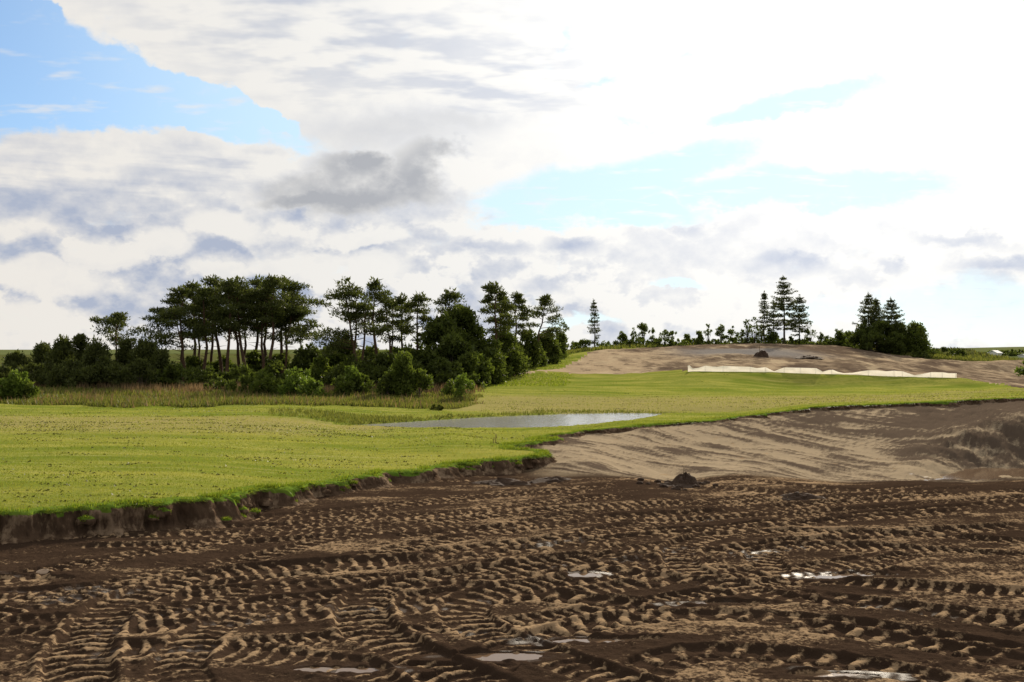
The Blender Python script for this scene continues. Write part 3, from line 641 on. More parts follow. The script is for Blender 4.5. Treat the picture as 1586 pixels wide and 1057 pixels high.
def lawn_blades():
    x, y = scatter(380000, -0.62, 0.62, 19.5, 96, 0.9)
    ok = ~inpoly(x, y, mudpoly) & ~inpoly(x, y, barepoly); x, y = x[ok], y[ok]
    px = x / y * F + CX; z = HL(x, y); ok = (z > WATER + 0.03) & ~((px < 745) & (y > 60)); x, y, z, px = x[ok], y[ok], z[ok], px[ok]
    s = np.clip(y / 30, 0.8, 2.2); n = len(x)
    vc = np.clip(0.42 + 1.0 * fbm(x / 9, y / 0.8, 101, 4) + rng.normal(0, 0.18, n), 0, 1)
    blades('lawn_grass', x, y, z, rng.uniform(0.018, 0.04, n) * s ** 0.3, rng.uniform(0.016, 0.032, n) * s, 1.0, M_BLADE, vcol=vc)
    # lusher, longer fringe on the lip of the cut
    L = len(EDGE); k = rng.integers(0, L, 60000); e = EDGE[k]; o = -np.abs(rng.normal(0.0, 0.22, len(k))) + 0.07
    bx = e[:, 0] + ENRM[k, 0] * o; by = e[:, 1] + ENRM[k, 1] * o; ok = (np.abs(bx / by) < 0.62) & (rng.uniform(-0.9, 0.5, len(k)) < vn(ET[k] / 0.35, ET[k] * 0, 104) + 0.5 * (o < -0.1)); bx, by, k, o = bx[ok], by[ok], k[ok], o[ok]
    bz = HL(bx, by) - 0.01; hg = rng.uniform(0.04, 0.11, len(bx)) * (0.7 + 0.6 * (vn(ET[k] / 0.6, ET[k] * 0, 103) > 0)) * np.where(by > 42, 0.8, 1)
    dr = np.where(o > -0.02, rng.uniform(0.05, 0.2, len(bx)), rng.uniform(-0.05, 0.08, len(bx)))
    hz = np.where(o > -0.02, hg * rng.uniform(-0.9, 0.6, len(bx)), hg)
    lean = np.stack([ENRM[k, 0] * dr + rng.normal(0, 0.03, len(bx)), ENRM[k, 1] * dr + rng.normal(0, 0.03, len(bx))], 1)
    blades('edge_grass', bx, by, bz, hz, rng.uniform(0.02, 0.045, len(bx)), lean, M_LUSH)
    # dark swaths and lumps of clippings left by the mower
    x, y = scatter(12000, -0.60, 0.62, 21, 95)
    px = x / y * F + CX
    w = 0.06 + 0.95 * np.exp(-((y - 45) / 6) ** 2) * (px < 760) * (vn(x / 5, y / 0.7, 108) > -0.1) + 0.7 * np.exp(-((y - 68) / 8) ** 2) * (px > 640) + 0.35 * (vn(x / 6, y / 2, 107) > 0.45)
    ok = ~inpoly(x, y, mudpoly) & ~inpoly(x, y, barepoly) & (rng.uniform(0, 1, len(x)) < w) & ~((px < 745) & (y > 58)); x, y = x[ok], y[ok]
    ok = HL(x, y) > WATER + 0.08; x, y = x[ok], y[ok]; n = len(x)
    m = 9; r = rng.uniform(0.06, 0.22, n) * rng.choice([1, 1, 2.2], n)
    cx = np.repeat(x, m) + rng.normal(0, 1, n * m) * np.repeat(r, m) * 2.2; cy = np.repeat(y, m) + rng.normal(0, 1, n * m) * np.repeat(r, m) * 0.35
    blades('grass_clippings', cx, cy, HL(cx, cy), rng.uniform(0.015, 0.05, n * m), rng.uniform(0.04, 0.12, n * m), 1.2, M_CLIP)
lawn_blades()

def rough_growth():
    def field(n, cond, t0, t1, d0, d1):
        x, y = scatter(n, t0, t1, d0, d1); px = x / y * F + CX; ok = cond(px, y) & (HL(x, y) > WATER + 0.02); return x[ok], y[ok]
    # green rough in front of the wood and round the pond
    def c1(px, y):
        lim = np.interp(px, [-200, 0, 200, 400, 560, 700, 745], [60.5, 60, 58.5, 58.5, 60, 61.5, 66]); return (y > lim + 1.2 * vn(px / 40, y / 3, 110)) & (y < 84) & (px < 735 + 20 * vn(y, y * 0, 111))
    x, y = field(70000, c1, -0.60, 0.0, 54, 86); n = len(x)
    patch = fbm(x / 3.0, y / 2.2, 113, 3)
    hgt = rng.uniform(0.10, 0.36, n) * (1.0 + 0.8 * np.clip(patch, -0.6, 1))
    sel = patch + 0.35 * vn(x / 9, y / 5, 114) > 0.36 + 0.5 * (70 - y) / 8
    sel |= rng.uniform(0, 1, n) < 0.08
    z = HL(x, y)
    blades('rough_grass', x[~sel], y[~sel], z[~sel], hgt[~sel], rng.uniform(0.05, 0.12, (~sel).sum()), 0.5, M_ROUGH)
    blades('tall_dry_grass', x[sel], y[sel], z[sel], hgt[sel] * 1.7, rng.uniform(0.04, 0.09, sel.sum()), 0.28, M_DRY)
    # fringe round the pond
    x, y = field(26000, lambda px, y: (pond_e((px - CX) / F * y, y) < 1.45) & (y > np.interp(px, *zip(*PF)) - 0.6), -0.26, 0.27, 47, 64); n = len(x)
    blades('pond_margin_grass', x, y, HL(x, y), rng.uniform(0.05, 0.20, n), rng.uniform(0.05, 0.10, n), 0.5, M_ROUGH)
    x, y = field(5000, lambda px, y: (px > 410 + 150 * rng.uniform(0, 1, len(px)) ** 2) & (px < 640) & (y > np.interp(px, *zip(*PF)) + 0.2), -0.25, -0.09, 49, 55); n = len(x)
    blades('pond_margin_grass', x, y, HL(x, y), rng.uniform(0.08, 0.22, n), rng.uniform(0.03, 0.07, n), 0.5, M_ROUGH)
    # weeds along the crest and the foot of the wood
    x, y = field(26000, lambda px, y: (y > 137 + 0.00003 * (px - 1150) ** 2) & ~inpoly((px - CX) / F * y, y, barepoly), 0.04, 0.52, 132, 172); n = len(x)
    blades('crest_grass', x, y, HL(x, y), rng.uniform(0.2, 0.75, n), rng.uniform(0.12, 0.3, n), 0.5, M_ROUGH)
    x, y = field(14000, lambda px, y: ~inpoly((px - CX) / F * y, y, barepoly) & (px < 885 + 12 * vn(y / 2, px / 30, 115)) & (px > 745), -0.1, 0.08, 84, 150); n = len(x)
    blades('crest_grass', x, y, HL(x, y), rng.uniform(0.05, 0.16, n), rng.uniform(0.06, 0.16, n), 0.7, M_LUSH)
    x, y = field(16000, lambda px, y: ~inpoly((px - CX) / F * y, y, barepoly) & (px > 1400), 0.39, 0.58, 118, 215); n = len(x)
    blades('crest_grass', x, y, HL(x, y), rng.uniform(0.1, 0.45, n), rng.uniform(0.12, 0.3, n), 0.5, M_CLIP)
rough_growth()

# ------------------------------------------------------------------ plants
def tube(pts, rad, k=6):
    pts = np.asarray(pts, float); n = len(pts); tg = np.gradient(pts, axis=0); tg /= np.linalg.norm(tg, axis=1)[:, None] + 1e-9
    ref = np.where(np.abs(tg[:, 2:3]) > 0.9, [[1.0, 0, 0]], [[0, 0, 1.0]]); a = np.cross(tg, ref); a /= np.linalg.norm(a, axis=1)[:, None] + 1e-9; b = np.cross(tg, a)
    an = np.linspace(0, 2 * math.pi, k, endpoint=False)
    v = pts[:, None] + (a[:, None] * np.cos(an)[None, :, None] + b[:, None] * np.sin(an)[None, :, None]) * np.asarray(rad)[:, None, None]
    f = []
    for i in range(n - 1):
        for j in range(k): f.append((i * k + j, i * k + (j + 1) % k, (i + 1) * k + (j + 1) % k, (i + 1) * k + j))
    return v.reshape(-1, 3), np.array(f)
class Acc:
    def __init__(s): s.v = []; s.f = []; s.n = 0
    def add(s, v, f): s.v.append(v); s.f.append(np.asarray(f) + s.n); s.n += len(v)
    def build(s, name, m, parent): return mesh(name, np.concatenate(s.v), np.concatenate(s.f), m, parent=parent)
def tufts(c, r, n, g, size, up=0.35, asp=0.38):
    """leaf-sized faces spread through the volume of an ellipsoid at c with radii r"""
    d = g.normal(size=(n, 3)); d /= np.linalg.norm(d, axis=1)[:, None]; q = d * (g.uniform(0.1, 1.3, n) ** 0.6)[:, None]
    p = np.asarray(c) + q * np.asarray(r)
    o = d * 0.7 + g.normal(size=(n, 3)) * 0.6; o[:, 2] += up; o /= np.linalg.norm(o, axis=1)[:, None]
    s = np.cross(o, g.normal(size=(n, 3))); s /= np.linalg.norm(s, axis=1)[:, None] + 1e-9
    L = size * g.uniform(0.6, 1.3, n)[:, None]; w = L * asp
    tri = np.stack([p - s * w, p + s * w, p + o * L], 1)
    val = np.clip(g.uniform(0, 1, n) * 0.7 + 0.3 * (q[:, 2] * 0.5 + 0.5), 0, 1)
    return tri, val
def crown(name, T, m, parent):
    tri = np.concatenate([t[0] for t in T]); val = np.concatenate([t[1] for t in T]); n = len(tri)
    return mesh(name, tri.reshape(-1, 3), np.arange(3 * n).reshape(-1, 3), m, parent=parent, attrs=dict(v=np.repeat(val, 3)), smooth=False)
def ground_at(px, D):
    x = (px - CX) / F * D; return np.array([x, D, float(HL(np.array([x]), np.array([D]))[0])])

def pine(px, D, top, width, start, seed, label, group=None, lean=0.0, skew=0.0, nb=15, pad=0.75, dens=1.0, base=None, stems=1, flat=0.36):
    """Scots pine: bare bent trunk, limbs only high up, foliage in separate flattened pads"""
    g = np.random.default_rng(seed); o = ground_at(px if base is None else base, D); H = CH + (HY - top) / F * D - o[2]; Wd = width / F * D
    t = thing('pine_tree', tuple(o), label, 'tree', group); tr = Acc(); T = []
    topx = (px - CX) / F * D - o[0]
    for s in range(stems):
        s0 = (s - (stems - 1) / 2)
        n = 9; u = np.linspace(0, 1, n); hh = H * (1 - 0.10 * s * (s > 0))
        bx = topx * u ** 1.2 + lean * H * np.sin(u * math.pi) * 0.5 + s0 * Wd * 0.16 * ss(u, 0.12, 0.8) + np.cumsum(g.normal(0, 0.012 * H, n)) * (u > 0)
        by = np.cumsum(g.normal(0, 0.012 * H, n)) * (u > 0) + s0 * 0.3
        P0 = np.stack([bx, by, u * hh * 0.97 - 0.15 * (u == 0)], 1); r0 = 0.020 * H * (0.85 if stems > 1 else 1)
        tr.add(*tube(P0, r0 * (1 - 0.82 * u) * (1 + 0.5 * np.exp(-u * 25)), 7))
        m = int(nb / stems)
        for i in range(m):
            k = start + (1 - start) * ((i + g.uniform(0.1, 0.9)) / m); k = min(k, 0.985)
            at = np.array([np.interp(k, u, P0[:, j]) for j in range(3)])
            rel = (k - start) / (1 - start); prof = (0.55 + 0.75 * math.sin(math.pi * min(1, rel * 0.85 + 0.22))) * (1 - 0.62 * rel ** 3)
            az = g.uniform(0, 2 * math.pi) if g.uniform() > 0.5 else (0 if g.uniform() < 0.5 + skew else math.pi) + g.normal(0, 0.5)
            L = Wd * 0.5 * prof * g.uniform(0.55, 1.05) * (1 + skew * math.cos(az))
            rise = g.uniform(0.05, 0.45) * L + rel * 0.25 * L
            e = at + np.array([math.cos(az) * L, math.sin(az) * L, rise]); mid = (at + e) / 2 + np.array([0, 0, -0.05 * L]) + g.normal(0, 0.06 * L, 3)
            tr.add(*tube([at, mid, e], [r0 * 0.32 * (1 - 0.5 * k), r0 * 0.2, r0 * 0.05], 4))
            pr = pad * 1.12 * g.uniform(0.65, 1.2) * (1 - 0.25 * rel)
            for c, q in ((e, 1.0), (mid + (e - mid) * 0.5 + g.normal(0, 0.2, 3) * np.array([1, 1, 0.4]), 0.75), (e + g.normal(0, 0.5 * pr, 3) * np.array([1.3, 1.3, 0.5]), 0.7)):
                R0 = pr * q; T.append(tufts(c, (R0 * 1.3, R0 * 1.3, R0 * flat), int(95 * dens * q), g, 0.24, 0.45, 0.24))
        T.append(tufts(P0[-1], (pad * 0.8, pad * 0.8, pad * 0.6), int(90 * dens), g, 0.30, 0.5, 0.30))
        for i in range(5):                                  # dead snags lower down
            k = g.uniform(start * 0.45, start); at = np.array([np.interp(k, u, P0[:, j]) for j in range(3)]); az = g.uniform(0, 6.3); L = g.uniform(0.3, 1.1)
            tr.add(*tube([at, at + np.array([math.cos(az) * L, math.sin(az) * L, g.uniform(-0.1, 0.4)])], [0.03, 0.008], 4))
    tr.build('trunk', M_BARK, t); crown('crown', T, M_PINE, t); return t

def spruce(px, D, top, width, seed, label, group=None, clear=0.12, whorls=22, per=6, sparse=1.0, droop=0.12, m=None):
    g = np.random.default_rng(seed); o = ground_at(px, D); H = CH + (HY - top) / F * D - o[2]; Wd = width / F * D
    t = thing('spruce_tree', tuple(o), label, 'tree', group); tr = Acc(); T = []
    u = np.linspace(0, 1, 9); P0 = np.stack([np.cumsum(g.normal(0, 0.006 * H, 9)) * (u > 0), np.cumsum(g.normal(0, 0.006 * H, 9)) * (u > 0), u * H - 0.15 * (u == 0)], 1)
    r0 = 0.017 * H; tr.add(*tube(P0, r0 * (1 - 0.93 * u), 7))
    for w in range(whorls):
        k = clear + (1 - clear) * (w + g.uniform(-0.3, 0.3)) / whorls; k = min(max(k, 0.05), 0.99)
        at = np.array([np.interp(k, u, P0[:, j]) for j in range(3)]); rel = (k - clear) / (1 - clear)
        for b in range(per):
            if g.uniform() > sparse * (0.55 + 0.45 * min(1, rel * 2.5)): continue
            az = 2 * math.pi * (b + g.uniform(-0.3, 0.3)) / per + w * 1.1
            L = Wd * 0.5 * ((1 - max(rel, 0)) ** 0.7 * 1.12 + 0.05) * g.uniform(0.55, 1.15) * min(1, 0.6 + rel * 1.6)
            d = np.array([math.cos(az), math.sin(az), 0.0]); up = 0.42 * rel - droop
            e = at + d * L + np.array([0, 0, up * L + 0.10 * L]); mid = at + d * L * 0.55 + np.array([0, 0, (up - 0.06) * L * 0.6])
            tr.add(*tube([at, mid, e], [r0 * 0.22 * (1 - 0.6 * k), r0 * 0.12, 0.012], 4))
            nn = max(2, int(L / 0.30))
            for j in range(nn):
                f = 0.25 + 0.8 * (j + 0.5) / nn; c = at + (mid - at) * min(f / 0.55, 1) + (e - mid) * max(0, (f - 0.55) / 0.45)
                T.append(tufts(c + np.array([0, 0, -0.06]), (0.24, 0.24, 0.10), 14, g, 0.24, 0.05, 0.26))
    T.append(tufts(P0[-1] - np.array([0, 0, 0.15]), (0.10, 0.10, 0.35), 26, g, 0.22, 0.7, 0.3))
    tr.build('trunk', M_BARK2, t); crown('crown', T, m or M_SPRUCE, t); return t

def bush(px, D, top, width, seed, label, name='shrub', cat='shrub', group=None, m=None, lumps=14, leaf=0.26, dens=1.0, clear=0.0, spiky=0.0, depth=None, loose=1.0, conif=False, base_py=None):
    """broadleaf shrub or small tree: several stems, lumpy crown of leaf-sized faces"""
    g = np.random.default_rng(seed); o = ground_at(px, D); H = CH + (HY - top) / F * D - o[2]; Wd = width / F * D; dp = (depth or 1.0) * Wd
    t = thing(name, tuple(o), label, cat, group); tr = Acc(); T = []
    k = 3 + int(g.uniform(0, 3)); z0 = clear * H; r0 = 0.018 * H
    for i in range(lumps):
        a = g.uniform(0, 2 * math.pi); rr = math.sqrt(g.uniform(0, 1)) * 1.08; h = g.uniform(0, 1) ** 1.15
        if conif: prof = 1.0 - 0.80 * h
        else: prof = math.sqrt(max(0.05, 1 - (1.7 * h - 0.65) ** 2 * 0.75))
        R0 = min(Wd, H) * (0.11 + 0.16 * g.uniform()) * (0.75 if loose > 1 else 1) * (1.15 - 0.45 * h)
        c = np.array([math.cos(a) * rr * (Wd / 2 - R0 * 0.6) * prof, math.sin(a) * rr * (dp / 2 - R0 * 0.6) * prof, z0 + R0 * 0.6 + h * (H - z0 - 1.5 * R0)])
        if i == 0: c = np.array([0, 0, H - R0 * 0.9])
        n = int(dens * 30 * max(1, (R0 / leaf) ** 2 * 1.5)); n = min(n, 420)
        T.append(tufts(c, (R0, R0, R0 * (0.85 + spiky)), n, g, leaf, 0.2 + spiky, 0.42 if not conif else 0.28))
        if h > 0.35 or conif:
            for q in range(2 if spiky < 0.25 else 4):              # shoots that break the outline
                aa = g.uniform(0, 6.28); T.append(tufts(c + np.array([math.cos(aa) * R0 * 0.6, math.sin(aa) * R0 * 0.6, R0 * g.uniform(0.6, 1.15)]), (R0 * 0.16, R0 * 0.16, R0 * (0.30 + spiky * 0.6)), 12, g, leaf * 0.8, 0.8, 0.26))
        b = np.array([g.normal(0, 0.05 * Wd), g.normal(0, 0.05 * Wd), -0.1])
        mid = (b + c) / 2 + np.array([0, 0, -0.05 * H]); mid[:2] *= 0.7
        if i < 9: tr.add(*tube([b, mid, c + np.array([0, 0, R0 * 0.3])], [r0, r0 * 0.6, r0 * 0.15], 5))
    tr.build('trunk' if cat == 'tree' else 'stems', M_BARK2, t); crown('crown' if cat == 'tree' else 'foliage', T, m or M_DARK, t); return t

# --- the pine grove
GP = 'pines of the grove'
LG = 'tall bare-trunked Scots pine within the dense grove of pines'
pine(178, 92, 488, 64, 0.52, 11, 'lone umbrella-crowned pine rising from the dark young conifers beside the grove', nb=13, pad=0.6, stems=1, flat=0.45)
pine(268, 90, 482, 60, 0.42, 12, 'low broad pine with long side limbs at the grove end by the young conifers', skew=-0.4, nb=14, base=286, pad=0.8)
for i, (px, D, top, w, st, sk) in enumerate([(292, 93, 448, 56, .42, -.2), (302, 97, 440, 52, .45, 0), (318, 92, 446, 50, .45, 0), (336, 95, 430, 56, .5, .1), (348, 91, 436, 50, .5, .2), (330, 99, 450, 44, .5, 0),
                                         (366, 96, 440, 46, .5, -.1), (381, 92, 434, 54, .5, 0), (394, 98, 432, 50, .5, 0), (404, 93, 448, 44, .5, 0), (412, 97, 440, 46, .52, 0), (424, 92, 430, 50, .55, .1), (437, 95, 432, 50, .55, .2), (446, 99, 452, 42, .5, 0), (373, 101, 452, 44, .45, 0), (310, 102, 462, 46, .42, 0)]):
    pine(px, D, top, w, st, 40 + i, 'tallest pine of the dense grove, topping its neighbours' if top == 430 and px < 400 else 'lower pine at the back of the dense grove, half hidden by others' if top > 449 else LG if px < 360 else LG + ', the half towards the leaning pine', GP, lean=0.03 * ((i % 3) - 1), skew=sk, nb=15, pad=0.78, dens=1.1, base=px + (i * 7 % 11) - 5)
pine(455, 93, 474, 52, 0.48, 61, 'shorter pine leaning away from the grove over the leafy thicket, crown on one side', skew=0.35, nb=13, pad=0.65, base=441)
pine(470, 94, 480, 44, 0.55, 62, 'last small pine of the grove with thin limbs reaching over open thicket', skew=0.4, nb=11, pad=0.6, base=474)
# --- open-crowned pines over the thicket
pine(548, 84, 436, 78, 0.38, 71, 'big multi-stemmed pine with wide drooping layered crown, standing over the thicket', skew=-0.35, nb=26, pad=0.85, dens=1.1, stems=3, base=553)
pine(586, 88, 434, 36, 0.55, 72, 'very tall slender pine beside the big multi-stemmed pine', nb=13, pad=0.62, dens=0.85, base=586)
pine(604, 90, 456, 36, 0.50, 73, 'forked pine with open crown next to the very tall slender pine', nb=12, pad=0.6, stems=2, dens=0.85, base=608)
pine(622, 91, 458, 26, 0.55, 74, 'thin crooked pine behind the forked pine', nb=9, pad=0.55, dens=0.9, base=621)
pine(643, 89, 457, 38, 0.48, 75, 'pine with ragged one-sided crown between the forked pine and the dark broad tree', skew=-0.3, nb=12, pad=0.62, base=648)
pine(688, 90, 452, 46, 0.42, 76, 'bushy pine top rising out of the broad dark tree', nb=16, pad=0.75, dens=1.1)
pine(763, 92, 440, 40, 0.50, 77, 'tall layered pine nearest the green slope, flanked by a lower stem', nb=16, pad=0.6, base=768)
pine(777, 98, 460, 26, 0.52, 78, 'lower companion stem pine beside the tall layered pine', nb=9, pad=0.5)
pine(800, 102, 455, 36, 0.48, 79, 'pine with flat-topped crown over the thicket beside the leaning pine', nb=12, pad=0.6, base=796)
pine(845, 112, 459, 42, 0.40, 80, 'strongly leaning pine at the end of the wood towards the green slope', skew=0.2, nb=14, pad=0.65, base=832)

# --- young dark conifers and the thicket below the pines
YC = 'young dark conifers'
for i, (px, D, top, w) in enumerate([(-40, 84, 552, 110), (25, 86, 549, 80), (68, 88, 536, 70), (98, 86, 526, 64), (126, 88, 521, 62), (150, 84, 530, 60), (198, 87, 530, 60), (228, 85, 528, 66), (250, 82, 545, 50),
                                     (50, 80, 566, 90), (110, 79, 560, 90), (165, 79, 556, 84), (215, 79, 560, 84), (5, 80, 570, 80)]):
    lb = 'low dark young conifer fronting the thicket, at the edge of the dry grass' if D <= 82 else 'dark young conifer in the thicket, close to the lone umbrella-crowned pine' if px > 140 else 'dark young conifer in the thicket, well away from the lone umbrella-crowned pine'
    bush(px, D, top, w, 200 + i, lb, 'young_conifer', 'conifer', YC, M_PINE, lumps=24, leaf=0.26, conif=True, spiky=0.35, dens=1.25)
TD = 'dark shrubs under the pines'
for i, (px, D, top, w) in enumerate([(275, 82, 566, 80), (325, 80, 570, 90), (375, 81, 566, 90), (300, 95, 554, 60), (345, 98, 553, 60), (395, 97, 546, 60), (440, 96, 548, 60), (480, 92, 534, 60), (515, 94, 536, 60), (500, 84, 552, 70),
                                     (420, 86, 560, 80), (545, 82, 552, 80), (590, 84, 550, 80), (630, 85, 538, 70), (670, 84, 535, 70), (575, 92, 538, 60), (610, 95, 540, 60), (650, 95, 530, 50), (700, 83, 520, 80),
                                     (745, 88, 520, 70), (780, 96, 512, 70), (815, 106, 512, 56), (848, 116, 512, 44), (868, 124, 516, 30), (725, 84, 545, 70), (765, 92, 545, 60), (825, 110, 530, 46), (640, 80, 560, 60), (690, 80, 560, 70), (745, 84, 560, 50), (535, 95, 525, 60)]):
    pale = i in (4, 5, 8, 9, 16, 24); where = 'under the dense grove of pines' if px < 455 else 'under the open-crowned pines' if px < 660 else 'around the broad dense tree' if px < 760 else 'beside the green slope'
    row = 'along the dry grass' if D < 85 else 'deep in the thicket'
    bush(px, D, top, w, 300 + i, f"{'paler green' if pale else 'dark'} leafy shrub {row} {where}", 'shrub', 'shrub', f'{row} shrubs {where}', M_MID if pale else M_DARK, lumps=20, leaf=0.30, dens=1.1)
bush(715, 88, 476, 78, 350, 'broad dark dense tree, bulkiest of the wood, below the bushy pine top', 'broadleaf_tree', 'tree', None, M_DARK, lumps=34, leaf=0.30, dens=1.2)
bush(690, 86, 488, 70, 351, 'dark rounded tree standing against the broad dense tree', 'broadleaf_tree', 'tree', None, M_DARK, lumps=28, leaf=0.30, dens=1.2)
bush(872, 128, 500, 26, 352, 'thin airy broadleaf tree at the very end of the wood', 'broadleaf_tree', 'tree', None, M_MID, lumps=12, leaf=0.22, dens=0.6, clear=0.25, loose=2)
# --- single shrubs in front of the wood
bush(24, 64, 577, 50, 360, 'small upright yellow-green tree standing alone in the rough grass', 'small_tree', 'tree', None, M_LIGHT, lumps=18, leaf=0.16, dens=1.1, spiky=0.3)
bush(-12, 63, 588, 40, 361, 'low light green shrub touching the small upright yellow-green tree', 'shrub', 'shrub', None, M_LIGHT, lumps=12, leaf=0.16)
bush(460, 70, 576, 70, 362, 'pale green spiky sallow shrub at the foot of the thicket', 'shrub', 'shrub', None, M_LIGHT, lumps=18, leaf=0.2, spiky=0.6, dens=0.9)
bush(405, 71, 578, 60, 363, 'mid green shrub beside the pale spiky sallow', 'shrub', 'shrub', None, M_MID, lumps=16, leaf=0.2, spiky=0.4)
bush(545, 72, 570, 38, 364, 'small light green bush between the sallow and the round dark bush', 'shrub', 'shrub', None, M_LIGHT, lumps=14, leaf=0.18, spiky=0.4)
bush(624, 71, 548, 54, 365, 'round dark green bush standing clear of the wood in dry grass', 'shrub', 'shrub', None, M_MID, lumps=22, leaf=0.2, dens=1.2, spiky=0.2)
bush(716, 69, 582, 36, 366, 'low yellow-green plant at the end of the dry grass', 'shrub', 'shrub', None, M_LIGHT, lumps=8, leaf=0.16, spiky=0.2)
bush(672, 60, 629, 32, 367, 'small dome of sedge by the far side of the pond', 'sedge_clump', 'plant', None, M_ROUGH, lumps=8, leaf=0.18, spiky=0.4)
for i, (px, D, top, w) in enumerate([(752, 88, 566, 44), (782, 97, 556, 40), (812, 107, 546, 40), (842, 117, 540, 34), (766, 90, 572, 30), (866, 126, 536, 24)]):
    bush(px, D, top, w, 370 + i, 'light green bramble bush along the edge of the green slope', 'shrub', 'shrub', 'bramble bushes by the green slope', M_MID if i % 2 else M_LIGHT, lumps=12, leaf=0.22)
for i, (px, D, top, w, m) in enumerate([(438, 70, 590, 46, M_MID), (484, 69, 592, 50, M_LIGHT), (528, 71, 584, 40, M_MID), (562, 72, 584, 40, M_MID), (600, 71, 580, 40, M_DARK), (648, 71, 576, 40, M_MID), (700, 72, 590, 40, M_MID), (735, 80, 582, 40, M_MID), (380, 72, 586, 56, M_DARK), (340, 73, 588, 50, M_DARK), (45, 64, 592, 30, M_MID)]):
    bush(px, D, top, w, 560 + i, ('light' if m is M_LIGHT else 'mid green' if m is M_MID else 'dark') + ' low scrub bush growing out of the rough grass before the wood', 'shrub', 'shrub', 'low scrub in the rough grass', m, lumps=12, leaf=0.2, spiky=0.5, dens=0.9)
# --- the hedge on the crest of the bare hill
spruce(922, 146, 466, 24, 400, 'solitary thin spruce with sparse branches on the crest of the bare hill', whorls=17, per=4, clear=0.16, sparse=0.85)
HG = 'hedge trees on the crest'
for i, (px, top, w, cl, dn) in enumerate([(905, 527, 34, 0, 1), (963, 514, 18, 0, 1), (982, 508, 12, .3, .5), (996, 501, 26, .25, .8), (1011, 509, 14, .15, .8), (1030, 512, 20, .2, .5), (1042, 514, 18, .1, .7), (1064, 518, 20, 0, .9), (1083, 513, 20, .05, .9),
                                          (1097, 502, 14, .35, .35), (1118, 504, 22, .15, .8), (1135, 506, 20, .15, .8), (1149, 511, 12, .2, .6), (1157, 496, 16, .3, .4), (1168, 492, 18, .3, .5), (1180, 504, 18, .1, .7), (1192, 508, 22, 0, .9), (1255, 502, 18, .2, .4), (1271, 515, 9, .2, .6),
                                          (1282, 521, 20, 0, 1), (1296, 511, 30, 0, 1), (1316, 514, 30, 0, 1), (940, 532, 26, 0, 1), (888, 530, 30, 0, 1), (1050, 526, 30, 0, 1), (1105, 526, 34, 0, 1), (1225, 522, 30, 0, 1), (1205, 522, 24, 0, 1), (978, 526, 30, 0, 1), (1015, 525, 34, 0, 1), (1075, 525, 30, 0, .8), (1140, 524, 34, 0, .8), (1165, 523, 30, 0, .8), (1250, 524, 34, 0, .8), (925, 533, 40, 0, 1)]):
    tree = cl > 0
    bush(px, 152 + (i % 4), top, w, 410 + i, 'small gnarled hedge tree with open crown on the crest of the bare hill' if tree else 'low rounded hedge shrub on the crest of the bare hill', 'hedge_tree' if tree else 'shrub', 'tree' if tree else 'shrub', HG if tree else 'hedge shrubs on the crest', M_MID, lumps=14, leaf=0.22, dens=dn, clear=cl, loose=2 if tree else 1)
for i, px in enumerate(range(934, 1325, 21)):
    bush(px, 149 + (i * 7) % 3, 529 - (i * 5) % 4, 30, 520 + i, 'low straggling hedge shrub filling the foot of the crest hedge', 'shrub', 'shrub', 'low shrubs at the foot of the crest hedge', M_DARK if i % 3 else M_MID, lumps=8, leaf=0.22, dens=0.9)
spruce(1184, 151, 453, 26, 450, 'narrow thin spruce close beside the tallest spruce on the crest', whorls=18, per=5, clear=0.2, sparse=0.8)
spruce(1215, 152, 429, 58, 451, 'tallest spruce, with layered conical crown and bare lower trunk, on the crest', whorls=17, per=7, clear=0.24, sparse=0.95)
spruce(1238, 154, 458, 40, 452, 'lower spruce overlapped by the tallest spruce on the crest', whorls=14, per=6, clear=0.22)
spruce(1199, 155, 466, 22, 453, 'spindly spruce half hidden behind the tallest spruce', whorls=15, per=4, clear=0.3, sparse=0.6)
spruce(1346, 146, 455, 46, 454, 'pointed spruce, taller of the two over the dark thicket on the crest', whorls=15, per=7, clear=0.25)
spruce(1358, 149, 463, 34, 457, 'slim spruce squeezed between the two spruces over the dark thicket', whorls=18, per=6, clear=0.3)
spruce(1381, 146, 463, 48, 455, 'rounder spruce, shorter of the two over the dark thicket on the crest', whorls=14, per=7, clear=0.25)
for i, (px, D, top, w) in enumerate([(1335, 145, 502, 44), (1362, 144, 498, 54), (1390, 144, 500, 44), (1350, 142, 515, 50), (1385, 142, 515, 50)]):
    bush(px, D, top, w, 460 + i, 'dark dense shrub at the foot of the paired spruces', 'shrub', 'shrub', 'thicket under the paired spruces', M_DARK, lumps=18, leaf=0.28, dens=1.2)
bush(1415, 143, 501, 46, 470, 'broad bright-edged bushy conifer at the end of the paired spruces', 'young_conifer', 'conifer', None, M_MID, lumps=26, leaf=0.24, spiky=0.5, dens=1.1)
for i, (px, D, top, w) in enumerate([(1405, 142, 536, 44), (1435, 146, 536, 46), (1462, 152, 539, 40), (1484, 158, 541, 30), (1425, 138, 545, 36)]):
    bush(px, D, top, w, 475 + i, 'low dark shrub in the hedge running down from the paired spruces', 'shrub', 'shrub', 'hedge running down from the spruces', M_DARK, lumps=14, leaf=0.26)
bush(1596, 116, 556, 36, 481, 'yellow-green bush growing beside the dark spoil ridge', 'shrub', 'shrub', None, M_LIGHT, lumps=14, leaf=0.24)
